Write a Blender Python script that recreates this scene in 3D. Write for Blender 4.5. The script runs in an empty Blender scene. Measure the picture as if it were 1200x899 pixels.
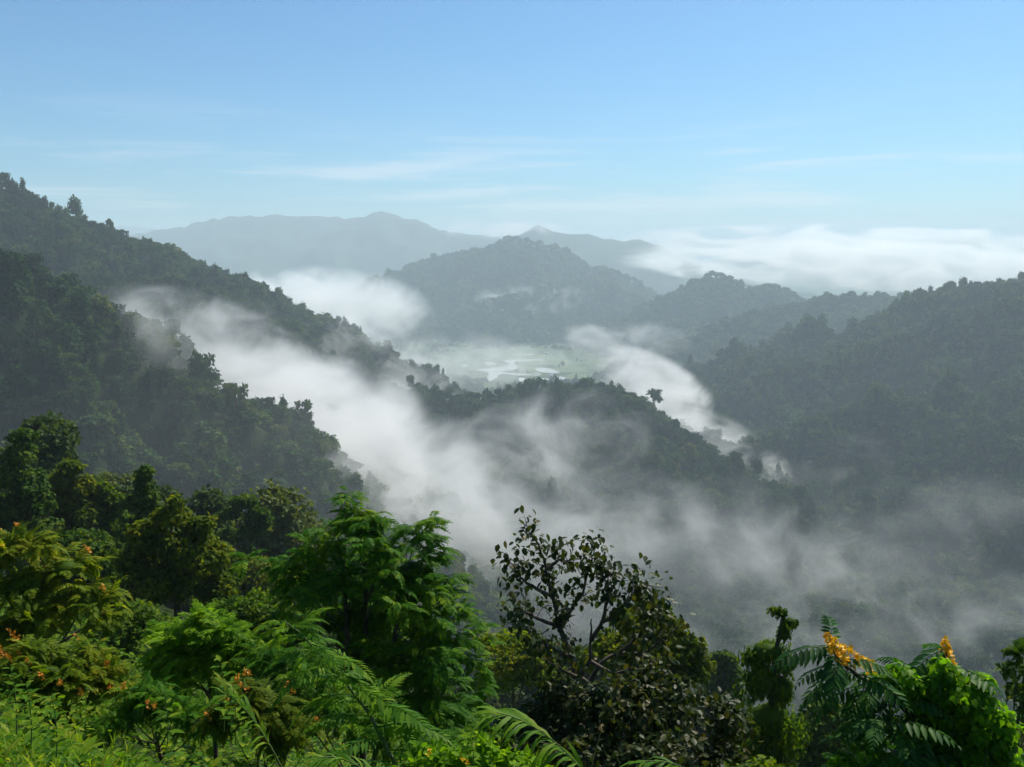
import bpy, math, random
import numpy as np
from mathutils import Vector, Matrix

random.seed(7)
RNG = np.random.default_rng(7)
scene = bpy.context.scene
COL = scene.collection
R = math.radians

# ------------------------------------------------------------------ camera
CAM_Z = 420.0
FPX = 1039.0                       # focal length in photo pixels (1200 wide)
PITCH = math.atan(159.5 / FPX)     # looking slightly down into the valley
cam_data = bpy.data.cameras.new("camera")
cam_data.sensor_width = 36.0
cam_data.lens = FPX / 1200.0 * 36.0
cam_data.clip_start = 0.2
cam_data.clip_end = 60000.0
cam = bpy.data.objects.new("camera", cam_data)
cam.location = (0, 0, CAM_Z)
cam.rotation_euler = (math.pi / 2 - PITCH, 0, 0)
COL.objects.link(cam)
scene.camera = cam


def at(px, py, dist):
    """world point seen at photo pixel (px, py), dist metres ahead of the viewpoint"""
    u, v = (px - 600.0) / FPX, -(py - 449.5) / FPX
    c, s = math.cos(PITCH), math.sin(PITCH)
    y = c + v * s
    z = -s + v * c
    k = dist / y
    return np.array((u * k, dist, CAM_Z + z * k))


def on_plane(px, py, z=0.0):
    u, v = (px - 600.0) / FPX, -(py - 449.5) / FPX
    c, s = math.cos(PITCH), math.sin(PITCH)
    y = c + v * s
    dz = -s + v * c
    k = (z - CAM_Z) / dz
    return np.array((u * k, y * k, z))


# ------------------------------------------------------------------ helpers
def tag(o, label=None, cat=None, group=None, kind=None):
    if label: o["label"] = label
    if cat: o["category"] = cat
    if group: o["group"] = group
    if kind: o["kind"] = kind
    return o


def mesh_obj(name, verts, faces, mat=None, parent=None, smooth=False, mat_idx=None, uvs=None):
    """verts (n,3) array; faces: (m,k) array or list of such arrays"""
    if not isinstance(faces, list): faces = [faces]
    faces = [np.asarray(f, dtype=np.int32) for f in faces if len(f)]
    me = bpy.data.meshes.new(name)
    verts = np.asarray(verts, dtype=np.float32)
    me.vertices.add(len(verts))
    me.vertices.foreach_set("co", verts.ravel())
    nl = sum(f.size for f in faces); npoly = sum(len(f) for f in faces)
    me.loops.add(nl); me.polygons.add(npoly)
    me.loops.foreach_set("vertex_index", np.concatenate([f.ravel() for f in faces]))
    tot = np.concatenate([np.full(len(f), f.shape[1], dtype=np.int32) for f in faces])
    start = np.concatenate(([0], np.cumsum(tot)[:-1])).astype(np.int32)
    me.polygons.foreach_set("loop_start", start)
    me.polygons.foreach_set("loop_total", tot)
    if smooth: me.polygons.foreach_set("use_smooth", np.ones(npoly, dtype=bool))
    mats = mat if isinstance(mat, (list, tuple)) else ([mat] if mat else [])
    for m in mats: me.materials.append(m)
    if mat_idx is not None: me.polygons.foreach_set("material_index", np.asarray(mat_idx, dtype=np.int32))
    me.update(calc_edges=True)
    o = bpy.data.objects.new(name, me)
    COL.objects.link(o)
    if parent: o.parent = parent
    return o


def _hash(ix, iy, seed):
    h = (ix.astype(np.int64) * 374761393 + iy.astype(np.int64) * 668265263 + seed * 974634777) & 0xFFFFFFFF
    h = ((h ^ (h >> 13)) * 1274126177) & 0xFFFFFFFF
    return h ^ (h >> 16)


def perlin(x, y, seed=0):
    x = np.asarray(x, dtype=np.float64); y = np.asarray(y, dtype=np.float64)
    x0 = np.floor(x); y0 = np.floor(y)
    fx = x - x0; fy = y - y0
    u = fx * fx * fx * (fx * (fx * 6 - 15) + 10); v = fy * fy * fy * (fy * (fy * 6 - 15) + 10)

    def g(ax, ay, dx, dy):
        a = (_hash(ax, ay, seed) & 1023) * (2 * math.pi / 1024)
        return np.cos(a) * dx + np.sin(a) * dy
    n00 = g(x0, y0, fx, fy); n10 = g(x0 + 1, y0, fx - 1, fy)
    n01 = g(x0, y0 + 1, fx, fy - 1); n11 = g(x0 + 1, y0 + 1, fx - 1, fy - 1)
    a = n00 + u * (n10 - n00); b = n01 + u * (n11 - n01)
    return (a + v * (b - a)) * 1.5


def fbm(x, y, seed=0, octv=4):
    t = 0; amp = 1.0; s = 0
    for k in range(octv):
        t = t + amp * perlin(x * 2 ** k, y * 2 ** k, seed + k); s += amp; amp *= 0.5
    return t / s


def ridged(x, y, seed=0, octv=3):
    t = 0; amp = 1.0; s = 0
    for k in range(octv):
        t = t + amp * (1 - np.abs(perlin(x * 2 ** k, y * 2 ** k, seed + k)) * 2); s += amp; amp *= 0.5
    return t / s


def sstep(a, b, x):
    t = np.clip((x - a) / (b - a), 0, 1)
    return t * t * (3 - 2 * t)


# ------------------------------------------------------------------ materials
def new_mat(name):
    m = bpy.data.materials.new(name); m.use_nodes = True
    nt = m.node_tree
    for n in list(nt.nodes): nt.nodes.remove(n)
    out = nt.nodes.new("ShaderNodeOutputMaterial")
    return m, nt, out


def ramp_cols(node, cols):
    cr = node.color_ramp
    while len(cr.elements) > 1: cr.elements.remove(cr.elements[-1])
    for i, (p, c) in enumerate(cols):
        e = cr.elements[0] if i == 0 else cr.elements.new(p)
        e.position = p; e.color = (c[0], c[1], c[2], 1)


def leaf_mat(name, cols, rough=0.45, transl=0.35, tscale=(1.5, 1.35, 0.6), spec=0.4, noise_scale=0.6, per_object=False):
    """leaf: colour varies from leaf to leaf, glossy skin, light comes through"""
    m, nt, out = new_mat(name)
    N = nt.nodes.new; L = nt.links.new
    geo = N("ShaderNodeNewGeometry")
    ramp = N("ShaderNodeValToRGB"); ramp_cols(ramp, cols)
    noi = N("ShaderNodeTexNoise"); noi.inputs["Scale"].default_value = noise_scale; noi.inputs["Detail"].default_value = 2
    tc = N("ShaderNodeTexCoord"); L(tc.outputs["Object"], noi.inputs["Vector"])
    mix = N("ShaderNodeMath"); mix.operation = 'MULTIPLY_ADD'
    L(geo.outputs["Random Per Island"], mix.inputs[0]); mix.inputs[1].default_value = 0.55
    mul = N("ShaderNodeMath"); mul.operation = 'MULTIPLY_ADD'
    L(noi.outputs["Fac"], mul.inputs[0]); mul.inputs[1].default_value = 1.5; mul.inputs[2].default_value = -0.36
    last = mul
    if per_object:
        oi = N("ShaderNodeObjectInfo")
        ad = N("ShaderNodeMath"); ad.operation = 'MULTIPLY_ADD'
        L(oi.outputs["Random"], ad.inputs[0]); ad.inputs[1].default_value = 0.62
        gp = N("ShaderNodeTexNoise"); gp.inputs["Scale"].default_value = 0.011; gp.inputs["Detail"].default_value = 4
        L(geo.outputs["Position"], gp.inputs["Vector"])
        gm = N("ShaderNodeMath"); gm.operation = 'MULTIPLY_ADD'; L(gp.outputs["Fac"], gm.inputs[0]); gm.inputs[1].default_value = 1.5; gm.inputs[2].default_value = -0.62
        m2 = N("ShaderNodeMath"); m2.operation = 'MULTIPLY_ADD'
        L(mul.outputs[0], m2.inputs[0]); m2.inputs[1].default_value = 0.35; m2.inputs[2].default_value = -0.25
        m3 = N("ShaderNodeMath"); m3.operation = 'ADD'; L(m2.outputs[0], m3.inputs[0]); L(gm.outputs[0], m3.inputs[1])
        L(m3.outputs[0], ad.inputs[2]); last = ad
        mix.inputs[1].default_value = 0.35
    L(last.outputs[0], mix.inputs[2])
    L(mix.outputs[0], ramp.inputs["Fac"])
    p = N("ShaderNodeBsdfPrincipled")
    p.inputs["Roughness"].default_value = rough
    p.inputs["Specular IOR Level"].default_value = spec
    L(ramp.outputs["Color"], p.inputs["Base Color"])
    tr = N("ShaderNodeBsdfTranslucent")
    cm = N("ShaderNodeVectorMath"); cm.operation = 'MULTIPLY'
    L(ramp.outputs["Color"], cm.inputs[0]); cm.inputs[1].default_value = tscale
    L(cm.outputs[0], tr.inputs["Color"])
    ms = N("ShaderNodeMixShader"); ms.inputs["Fac"].default_value = transl
    L(p.outputs[0], ms.inputs[1]); L(tr.outputs[0], ms.inputs[2])
    L(ms.outputs[0], out.inputs["Surface"])
    return m


def noise_mat(name, cols, scale=0.02, rough=0.9, detail=6, spec=0.2, coord="Object"):
    m, nt, out = new_mat(name)
    N = nt.nodes.new; L = nt.links.new
    tc = N("ShaderNodeTexCoord")
    noi = N("ShaderNodeTexNoise"); noi.inputs["Scale"].default_value = scale; noi.inputs["Detail"].default_value = detail
    noi.inputs["Roughness"].default_value = 0.65
    L(tc.outputs[coord], noi.inputs["Vector"])
    ramp = N("ShaderNodeValToRGB"); ramp_cols(ramp, cols); L(noi.outputs["Fac"], ramp.inputs["Fac"])
    p = N("ShaderNodeBsdfPrincipled"); p.inputs["Roughness"].default_value = rough
    p.inputs["Specular IOR Level"].default_value = spec
    L(ramp.outputs["Color"], p.inputs["Base Color"])
    L(p.outputs[0], out.inputs["Surface"])
    return m


def flat_mat(name, col, rough=0.6, spec=0.3):
    return noise_mat(name, [(0.3, [c * 0.8 for c in col]), (0.7, [min(1, c * 1.15) for c in col])], scale=3.0, rough=rough, spec=spec)


# ------------------------------------------------------------------ terrain
def ridge(pts, slope, rnd, spur, L, crest, seed):
    P = np.array([at(*p) for p in pts])
    return dict(P=P, slope=slope, rnd=rnd, spur=spur, L=L, crest=crest, seed=seed)


TREE_H = 11.0       # crowns stand about this much above the soil on the near hills
RIDGES = [
    # left mountain
    ridge([(-420, 120, 1050), (-200, 170, 1150), (0, 232, 1300), (60, 262, 1350), (130, 285, 1400), (200, 305, 1480), (270, 336, 1560), (350, 375, 1700), (420, 411, 1800), (468, 436, 1880), (492, 462, 1900), (515, 560, 1900)],
          0.60, 34, 66, 300, 10, 11),
    # nearer left spur
    ridge([(-350, 225, 600), (-120, 285, 640), (0, 322, 660), (60, 365, 690), (110, 405, 730), (165, 462, 770), (232, 515, 795), (278, 580, 815), (305, 660, 825), (315, 760, 825)],
          0.82, 24, 46, 190, 7, 23),
    # middle spur
    ridge([(425, 575, 1340), (455, 505, 1345), (480, 478, 1350), (530, 472, 1350), (575, 478, 1350), (620, 466, 1350), (700, 464, 1320), (745, 488, 1280), (800, 520, 1230), (850, 555, 1180), (900, 602, 1130), (960, 652, 1080), (1010, 692, 1020)],
          0.54, 26, 44, 190, 8, 37),
    # right big hill
    ridge([(810, 474, 2330), (850, 452, 2250), (900, 432, 2200), (960, 407, 2150), (1020, 384, 2050), (1080, 358, 1960), (1130, 342, 1900), (1200, 337, 1850), (1350, 300, 1700), (1700, 260, 1500)],
          0.40, 36, 85, 340, 10, 41),
    # right second hill
    ridge([(760, 436, 2900), (800, 405, 2900), (860, 380, 2950), (920, 364, 3000), (1000, 352, 3000), (1100, 352, 3050), (1250, 342, 3100), (1500, 320, 3200)],
          0.44, 30, 60, 380, 10, 53),
    # twin knobs
    ridge([(720, 412, 4000), (760, 383, 3950), (795, 354, 3900), (838, 323, 3800), (868, 350, 3800), (902, 335, 3750), (935, 354, 3700), (1000, 385, 3700)],
          0.52, 14, 55, 380, 8, 67),
    # central hill
    ridge([(425, 392, 4800), (470, 330, 4850), (512, 304, 4900), (545, 300, 4900), (560, 302, 4900), (600, 280, 4900), (640, 291, 4900), (680, 310, 4950), (720, 337, 5000), (750, 350, 5100), (790, 352, 5200), (830, 360, 5300)],
          0.44, 22, 90, 520, 12, 71),
    # far ridges
    ridge([(-300, 300, 9800), (0, 285, 9600), (180, 272, 9300), (240, 258, 9100), (270, 254, 9050), (330, 250, 9000), (400, 256, 9000), (436, 258, 8900), (448, 246, 8900), (464, 249, 8900), (472, 257, 8880), (482, 255, 8850), (495, 263, 8850), (540, 274, 8800), (640, 280, 8800)],
          0.45, 18, 130, 900, 34, 83),
    ridge([(560, 288, 7900), (610, 275, 7700), (634, 266, 7600), (650, 270, 7580), (700, 276, 7500), (750, 281, 7500), (772, 288, 7500), (805, 305, 7450), (870, 325, 7400), (950, 345, 7400)],
          0.44, 18, 120, 800, 30, 97),
    ridge([(760, 312, 12000), (900, 300, 11500), (1000, 302, 11000), (1045, 292, 10800), (1120, 303, 10500), (1300, 292, 10500), (1600, 290, 10500)],
          0.40, 60, 150, 1200, 30, 101),
    ridge([(-300, 272, 16000), (60, 268, 15500), (150, 264, 15200), (200, 272, 15000), (330, 272, 15000)],
          0.40, 80, 160, 1400, 50, 113),
]


def ridge_height(x, y, q):
    P = q["P"]
    best = np.full(x.shape, 1e18); zc = np.zeros(x.shape); 
    for i in range(len(P) - 1):
        a, b = P[i], P[i + 1]
        dx, dy = b[0] - a[0], b[1] - a[1]
        t = np.clip(((x - a[0]) * dx + (y - a[1]) * dy) / (dx * dx + dy * dy), 0, 1)
        d2 = (x - a[0] - t * dx) ** 2 + (y - a[1] - t * dy) ** 2
        z = a[2] + t * (b[2] - a[2])
        # prefer the segment giving the highest ground
        hh = z - q["slope"] * np.sqrt(d2)
        m = hh > -best + 0 if i == 0 else hh > cur
        if i == 0:
            cur = hh.copy(); best = d2.copy(); zc = z.copy()
        else:
            cur = np.where(m, hh, cur); best = np.where(m, d2, best); zc = np.where(m, z, zc)
    d = np.sqrt(best)
    L = q["L"]; s = q["seed"]
    d = d * (1 + 0.15 * fbm(x / (L * 1.6), y / (L * 1.6), s, 2))
    drop = q["slope"] * (np.sqrt(d * d + q["rnd"] ** 2) - q["rnd"])
    sp = q["spur"] * (ridged(x / L, y / L, s + 5, 3) - 0.68) * sstep(0, L * 0.7, d) * 1.3
    cr = q["crest"] * fbm(x / (L * 0.35), y / (L * 0.35), s + 9, 3 if L < 700 else 6) * 1.2
    if L >= 700: cr = cr + 26 * fbm(x / 140, y / 260, s + 31, 5)
    return zc - drop + sp + cr


def fore_height(x, y):
    """the slope the viewer looks down: gentler on the left, steep in front and on the right"""
    w = sstep(-14, 4, x + 0.12 * y)
    u = np.where(y > 0.5, x / np.maximum(y, 0.5), np.sign(x) * 1.0)
    wn = sstep(-0.62, -0.02, u)
    z0 = -3.05 - 0.6 * wn
    s1 = 0.46 + 0.28 * wn
    s2 = 0.46 + 0.17 * w
    yy = np.maximum(0.0, y - 3.0)
    rise = np.sqrt(yy * yy + 1.0) - 1.0
    k = 9.0
    z = CAM_Z + z0 - s1 * np.minimum(rise, k) - s2 * np.maximum(0, rise - k)
    z = z + np.clip(-x - 6, 0, 60) * 0.16 * sstep(5, 60, np.hypot(x, y))
    z = z - 0.25 * np.maximum(0, x - 18)
    far = np.hypot(x, y)
    z = z + 4.0 * fbm(x / 45, y / 45, 301, 3) * sstep(25, 90, far) + 0.3 * fbm(x / 4.0, y / 4.0, 311, 3) * sstep(2.5, 9, far)
    # the hill goes on rising behind the viewer
    back = np.maximum(0, -y)
    z = z + 0.25 * np.minimum(back, 500)
    return z


def terrain(x, y):
    """height and id of the landform on top (0 floor, 1 viewer's slope, 2.. hills)"""
    floor = 1.5 * fbm(x / 300, y / 300, 201, 2) + 26 * sstep(2300, 1200, y) * (0.5 + fbm(x / 260, y / 260, 207, 3)) 
    h = floor; idx = np.zeros(x.shape, dtype=np.int32)
    f = fore_height(x, y)
    m = f > h; h = np.where(m, f, h); idx = np.where(m, 1, idx)
    for k, q in enumerate(RIDGES):
        z = ridge_height(x, y, q)
        m = z > h
        h = np.where(m, z, h); idx = np.where(m, k + 2, idx)
    return h, idx


def ground_z(x, y):
    return terrain(np.atleast_1d(np.asarray(x, float)), np.atleast_1d(np.asarray(y, float)))[0]


SOIL = noise_mat("forest_soil", [(0.3, (0.012, 0.020, 0.008)), (0.55, (0.022, 0.036, 0.012)), (0.75, (0.035, 0.045, 0.018))], scale=0.05, spec=0.0)
FAR_FOREST = noise_mat("far_forest_canopy", [(0.3, (0.014, 0.028, 0.012)), (0.5, (0.028, 0.05, 0.018)), (0.7, (0.05, 0.07, 0.026))], scale=0.012)
FIELD = noise_mat("valley_fields", [(0.36, (0.03, 0.05, 0.02)), (0.48, (0.05, 0.08, 0.03)), (0.57, (0.09, 0.13, 0.055)), (0.68, (0.15, 0.16, 0.09))], scale=0.011, detail=4)

ang = np.concatenate([np.arange(-180, -48, 4.0), np.arange(-48, 48, 0.17), np.arange(48, 180, 4.0)])
rad = np.exp(np.arange(math.log(1.0), math.log(24000.0), 0.0135))
A, RR = np.meshgrid(np.radians(ang), rad)
GX = RR * np.sin(A); GY = RR * np.cos(A)
GZ, GI = terrain(GX, GY)
na, nr = len(ang), len(rad)


def build_terrain():
    vid = np.arange(na * nr).reshape(nr, na)
    nxt = np.roll(vid, -1, axis=1)
    quads = np.stack([vid[:-1], nxt[:-1], nxt[1:], vid[1:]], axis=-1).reshape(-1, 4)
    qi = GI[:-1].reshape(-1)
    V = np.stack([GX, GY, GZ], axis=-1).reshape(-1, 3)
    apex = np.array([[0, 0, float(ground_z(0.0, 0.0)[0])]])
    for k in range(len(RIDGES) + 2):
        f = quads[qi == k]
        if not len(f): continue
        used, inv = np.unique(f, return_inverse=True)
        v = V[used]; f2 = inv.reshape(f.shape)
        extra = []
        if k == 1:
            c = len(v); v = np.vstack([v, apex])
            ring = np.searchsorted(used, vid[0]); 
            extra = [np.stack([np.full(na, c), np.roll(ring, -1), ring], axis=-1)]
        name = "valley_floor" if k == 0 else ("ground" if k == 1 else "hill")
        mat = FIELD if k == 0 else (SOIL if k < 6 else FAR_FOREST)
        o = mesh_obj(name, v, [f2[:, ::-1]] + extra, mat, smooth=True)
        tag(o, kind="structure")


build_terrain()


# ------------------------------------------------------------------ sky, sun
SUN_AZ, SUN_EL = R(34), R(48)      # ahead of the viewer, to the right
world = bpy.data.worlds.new("World"); scene.world = world; world.use_nodes = True
nt = world.node_tree
for n in list(nt.nodes): nt.nodes.remove(n)
N = nt.nodes.new; L = nt.links.new
wo = N("ShaderNodeOutputWorld"); bg = N("ShaderNodeBackground"); bg.inputs["Strength"].default_value = 0.088
sky = N("ShaderNodeTexSky"); sky.sky_type = 'NISHITA'; sky.sun_disc = False
sky.sun_elevation = SUN_EL; sky.sun_rotation = SUN_AZ
sky.altitude = 600; sky.air_density = 1.0; sky.dust_density = 1.1; sky.ozone_density = 3.0
# thin streaks of high cloud low over the horizon
tc = N("ShaderNodeTexCoord"); mp = N("ShaderNodeMapping"); mp.inputs["Scale"].default_value = (2.2, 2.2, 26)
L(tc.outputs["Generated"], mp.inputs["Vector"])
cn = N("ShaderNodeTexNoise"); cn.inputs["Scale"].default_value = 1.9; cn.inputs["Detail"].default_value = 7; cn.inputs["Roughness"].default_value = 0.55
cn.inputs["Distortion"].default_value = 0.4
L(mp.outputs[0], cn.inputs["Vector"])
cr = N("ShaderNodeMapRange"); cr.interpolation_type = 'SMOOTHSTEP'
cr.inputs["From Min"].default_value = 0.47; cr.inputs["From Max"].default_value = 0.70; L(cn.outputs["Fac"], cr.inputs["Value"])
sp = N("ShaderNodeSeparateXYZ"); L(tc.outputs["Generated"], sp.inputs[0])
b1 = N("ShaderNodeMapRange"); b1.interpolation_type = 'SMOOTHSTEP'; L(sp.outputs["Z"], b1.inputs["Value"])
b1.inputs["From Min"].default_value = 0.17; b1.inputs["From Max"].default_value = 0.05
mu = N("ShaderNodeMath"); mu.operation = 'MULTIPLY'; L(cr.outputs[0], mu.inputs[0]); L(b1.outputs[0], mu.inputs[1])
mu2 = N("ShaderNodeMath"); mu2.operation = 'MULTIPLY'; L(mu.outputs[0], mu2.inputs[0]); mu2.inputs[1].default_value = 0.55
mxc = N("ShaderNodeMix"); mxc.data_type = 'RGBA'; L(mu2.outputs[0], mxc.inputs["Factor"])
tint = N("ShaderNodeMix"); tint.data_type = 'RGBA'; tint.blend_type = 'MULTIPLY'; tint.inputs["Factor"].default_value = 1.0
L(sky.outputs[0], tint.inputs["A"]); tint.inputs["B"].default_value = (0.50, 0.83, 1.0, 1)
L(tint.outputs["Result"], mxc.inputs["A"]); mxc.inputs["B"].default_value = (8.2, 8.4, 8.8, 1)
L(mxc.outputs["Result"], bg.inputs["Color"]); L(bg.outputs[0], wo.inputs["Surface"])

sl = bpy.data.lights.new("sun", 'SUN'); sl.energy = 4.8; sl.angle = R(0.5); sl.color = (1.0, 0.93, 0.80)
so = bpy.data.objects.new("sun", sl); COL.objects.link(so)
sd = Vector((math.sin(SUN_AZ) * math.cos(SUN_EL), math.cos(SUN_AZ) * math.cos(SUN_EL), math.sin(SUN_EL)))
so.rotation_euler = sd.to_track_quat('Z', 'Y').to_euler()
so.location = (0, 0, CAM_Z + 900)

# ------------------------------------------------------------------ air
def box_mesh(name, lo, hi, mat):
    x0, y0, z0 = lo; x1, y1, z1 = hi
    v = [(x0, y0, z0), (x1, y0, z0), (x1, y1, z0), (x0, y1, z0), (x0, y0, z1), (x1, y0, z1), (x1, y1, z1), (x0, y1, z1)]
    f = [(0, 3, 2, 1), (4, 5, 6, 7), (0, 1, 5, 4), (1, 2, 6, 5), (2, 3, 7, 6), (3, 0, 4, 7)]
    return mesh_obj(name, v, np.array(f), mat)


HAZE_D = 1.45e-4
hm, nt, out = new_mat("haze_air")
pv = nt.nodes.new("ShaderNodeVolumePrincipled")
pv.inputs["Color"].default_value = (0.74, 0.90, 1.0, 1); pv.inputs["Density"].default_value = HAZE_D
pv.inputs["Anisotropy"].default_value = 0.12
nt.links.new(pv.outputs[0], out.inputs["Volume"])
hm.cycles.homogeneous_volume = True
top = float(GZ.max()) + 30
haze = box_mesh("haze", (-25000, -25000, float(GZ.min()) - 1), (25000, 25000, top), hm)
tag(haze, "pale blue morning haze filling the whole valley", kind="stuff")
print("haze top", top, "floor", GZ.min())


def icosphere(sub):
    import bmesh
    bm = bmesh.new(); bmesh.ops.create_icosphere(bm, subdivisions=sub, radius=1.0)
    v = np.array([x.co[:] for x in bm.verts]); f = np.array([[q.index for q in p.verts] for p in bm.faces]); bm.free()
    return v, f


ICO = icosphere(3)


def mist_mat(dens, scale, thr, soft=2.2, stretch=(1, 1, 1.5), aniso=0.38, amp=7.5, seed=0, step=0.4):
    m, nt, out = new_mat("mist_vapour")
    N = nt.nodes.new; L = nt.links.new
    tc = N("ShaderNodeTexCoord"); geo = N("ShaderNodeNewGeometry")
    ln = N("ShaderNodeVectorMath"); ln.operation = 'DOT_PRODUCT'
    L(tc.outputs["Object"], ln.inputs[0]); L(tc.outputs["Object"], ln.inputs[1])
    f = N("ShaderNodeMath"); f.operation = 'SUBTRACT'; f.inputs[0].default_value = 1.0; L(ln.outputs["Value"], f.inputs[1])
    mp = N("ShaderNodeMapping"); mp.inputs["Scale"].default_value = stretch; mp.inputs["Location"].default_value = (seed * 13.7, seed * 7.1, 0)
    L(geo.outputs["Position"], mp.inputs["Vector"])
    no = N("ShaderNodeTexNoise"); no.inputs["Scale"].default_value = 1.0 / scale
    no.inputs["Detail"].default_value = 6.0; no.inputs["Roughness"].default_value = 0.60; no.inputs["Distortion"].default_value = 1.2
    L(mp.outputs[0], no.inputs["Vector"])
    a = N("ShaderNodeMath"); a.operation = 'MULTIPLY_ADD'; L(no.outputs["Fac"], a.inputs[0]); a.inputs[1].default_value = amp; a.inputs[2].default_value = -amp * 0.5 - thr
    b = N("ShaderNodeMath"); b.operation = 'ADD'; L(a.outputs[0], b.inputs[0]); L(f.outputs[0], b.inputs[1])
    c = N("ShaderNodeMapRange"); c.interpolation_type = 'SMOOTHSTEP'; c.inputs["From Max"].default_value = soft; L(b.outputs[0], c.inputs["Value"])
    e = N("ShaderNodeMapRange"); e.interpolation_type = 'SMOOTHSTEP'; e.inputs["From Max"].default_value = 0.35; L(f.outputs[0], e.inputs["Value"])
    g = N("ShaderNodeMath"); g.operation = 'MULTIPLY'; L(c.outputs[0], g.inputs[0]); L(e.outputs[0], g.inputs[1])
    h = N("ShaderNodeMath"); h.operation = 'MULTIPLY'; L(g.outputs[0], h.inputs[0]); h.inputs[1].default_value = dens
    vs = N("ShaderNodeVolumeScatter"); vs.inputs["Color"].default_value = (0.99, 0.99, 0.99, 1); vs.inputs["Anisotropy"].default_value = aniso
    L(h.outputs[0], vs.inputs["Density"]); L(vs.outputs[0], out.inputs["Volume"])
    m.cycles.volume_step_rate = step
    return m


MIST_N = [0]


def mist(px, py, dist, rx, ry, rz, rot=0.0, tilt=0.0, dens=0.01, scale=140, thr=0.35, label=None, **kw):
    MIST_N[0] += 1
    m = mist_mat(dens, scale, thr, seed=MIST_N[0], **kw)
    o = mesh_obj("mist", ICO[0], ICO[1], m, smooth=True)
    o.location = at(px, py, dist); o.scale = (rx, ry, rz)
    o.rotation_euler = (0, R(tilt), R(rot))
    tag(o, label, "mist", None, "stuff")
    return o

# px, py, dist, rx (across), ry (along view), rz (up)
mist(155, 398, 700, 120, 100, 42, rot=8, tilt=-10, dens=0.013, scale=75, thr=0.25, label="thin torn wisp of mist highest on the left, over the near ridge")
mist(245, 425, 930, 150, 220, 66, tilt=26, dens=0.014, scale=100, thr=0.35, label="mist streaming down between the two left ridges")
mist(330, 478, 930, 150, 240, 72, tilt=30, dens=0.017, scale=110, thr=0.15, label="mist in the ravine above the thickest white bank")
mist(385, 515, 980, 140, 230, 98, rot=5, tilt=12, dens=0.024, scale=130, thr=-0.1, label="thickest white mist bank lying left of the middle ridge")
mist(490, 578, 860, 165, 260, 78, tilt=20, dens=0.016, scale=120, thr=-0.05, label="mist spilling from the thick bank towards the gorge")
mist(650, 612, 930, 260, 170, 76, tilt=5, dens=0.007, scale=110, thr=0.2, label="grey mist flowing along the foot of the middle ridge")
mist(880, 650, 960, 240, 150, 66, tilt=9, dens=0.009, scale=90, thr=0.45, label="faint mist trailing right below the middle ridge")
mist(620, 545, 1130, 190, 100, 100, tilt=-18, dens=0.015, scale=100, thr=0.25, label="torn mist climbing the face of the middle ridge")
mist(480, 452, 1600, 110, 200, 60, tilt=14, dens=0.014, scale=100, thr=0.05, label="mist filling the gap between the left mountain and the middle ridge")
mist(765, 465, 1650, 150, 240, 84, tilt=30, dens=0.02, scale=100, thr=0.05, label="bright mist rising behind the right end of the middle ridge")
mist(852, 530, 1400, 125, 160, 56, tilt=28, dens=0.024, scale=90, thr=0.1, label="bright mist pouring over the right shoulder of the middle ridge")
mist(385, 360, 3300, 430, 520, 160, tilt=4, dens=0.011, scale=230, thr=-0.1, label="bright white fog bank behind the left mountain")
mist(600, 358, 4250, 440, 200, 110, tilt=-6, dens=0.010, scale=170, thr=0.55, label="wisps of cloud hanging across the central hill")
mist(400, 405, 1450, 190, 170, 66, tilt=-14, dens=0.013, scale=95, thr=0.6, label="mist rising off the tail of the left mountain")
mist(515, 425, 2400, 280, 330, 100, tilt=0, dens=0.004, scale=150, thr=0.1, label="thin fog lying at the near end of the valley fields")
mist(735, 412, 2900, 320, 330, 115, tilt=0, dens=0.006, scale=170, thr=0.5, label="thin fog at the foot of the second right hill")
mist(590, 270, 7700, 700, 600, 105, dens=0.006, scale=420, thr=0.15, label="low cloud capping the gap in the far ridge")
mist(1010, 311, 5800, 1700, 900, 180, tilt=2, dens=0.011, scale=300, thr=0.1, amp=11, stretch=(.6, .6, 1.8), label="sea of cloud along the horizon on the right")
mist(1000, 286, 7400, 2200, 900, 170, tilt=1, dens=0.009, scale=380, thr=0.2, amp=11, stretch=(.6, .6, 2.0), label="farther layer of cloud over the hidden hills on the right")
mist(660, 680, 680, 380, 170, 95, dens=0.004, scale=110, thr=0.3, label="thin grey fog in the dark gorge below the trees")
mist(1080, 745, 790, 250, 110, 52, tilt=-6, dens=0.006, scale=90, thr=0.5, label="low mist patch on the lower right slope above the yellow flowers")
mist(860, 770, 700, 150, 100, 45, tilt=4, dens=0.011, scale=85, thr=0.25, label="mist patch low behind the creeper-draped trunk")
mist(1000, 560, 1300, 260, 120, 70, tilt=-10, dens=0.006, scale=110, thr=0.7, label="faint veils of mist on the gullied face of the big right hill")

mist(260, 540, 560, 330, 110, 120, dens=0.0004, scale=140, thr=-0.3, label="thin even haze hanging in front of the near left ridge")
mist(610, 425, 2950, 330, 420, 60, dens=0.0014, scale=160, thr=-0.1, label="pale ground fog over the ponds and fields")
mist(1010, 640, 1000, 330, 120, 90, tilt=-6, dens=0.0014, scale=120, thr=0.0, label="thin veil over the foot of the big right hill")

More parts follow.
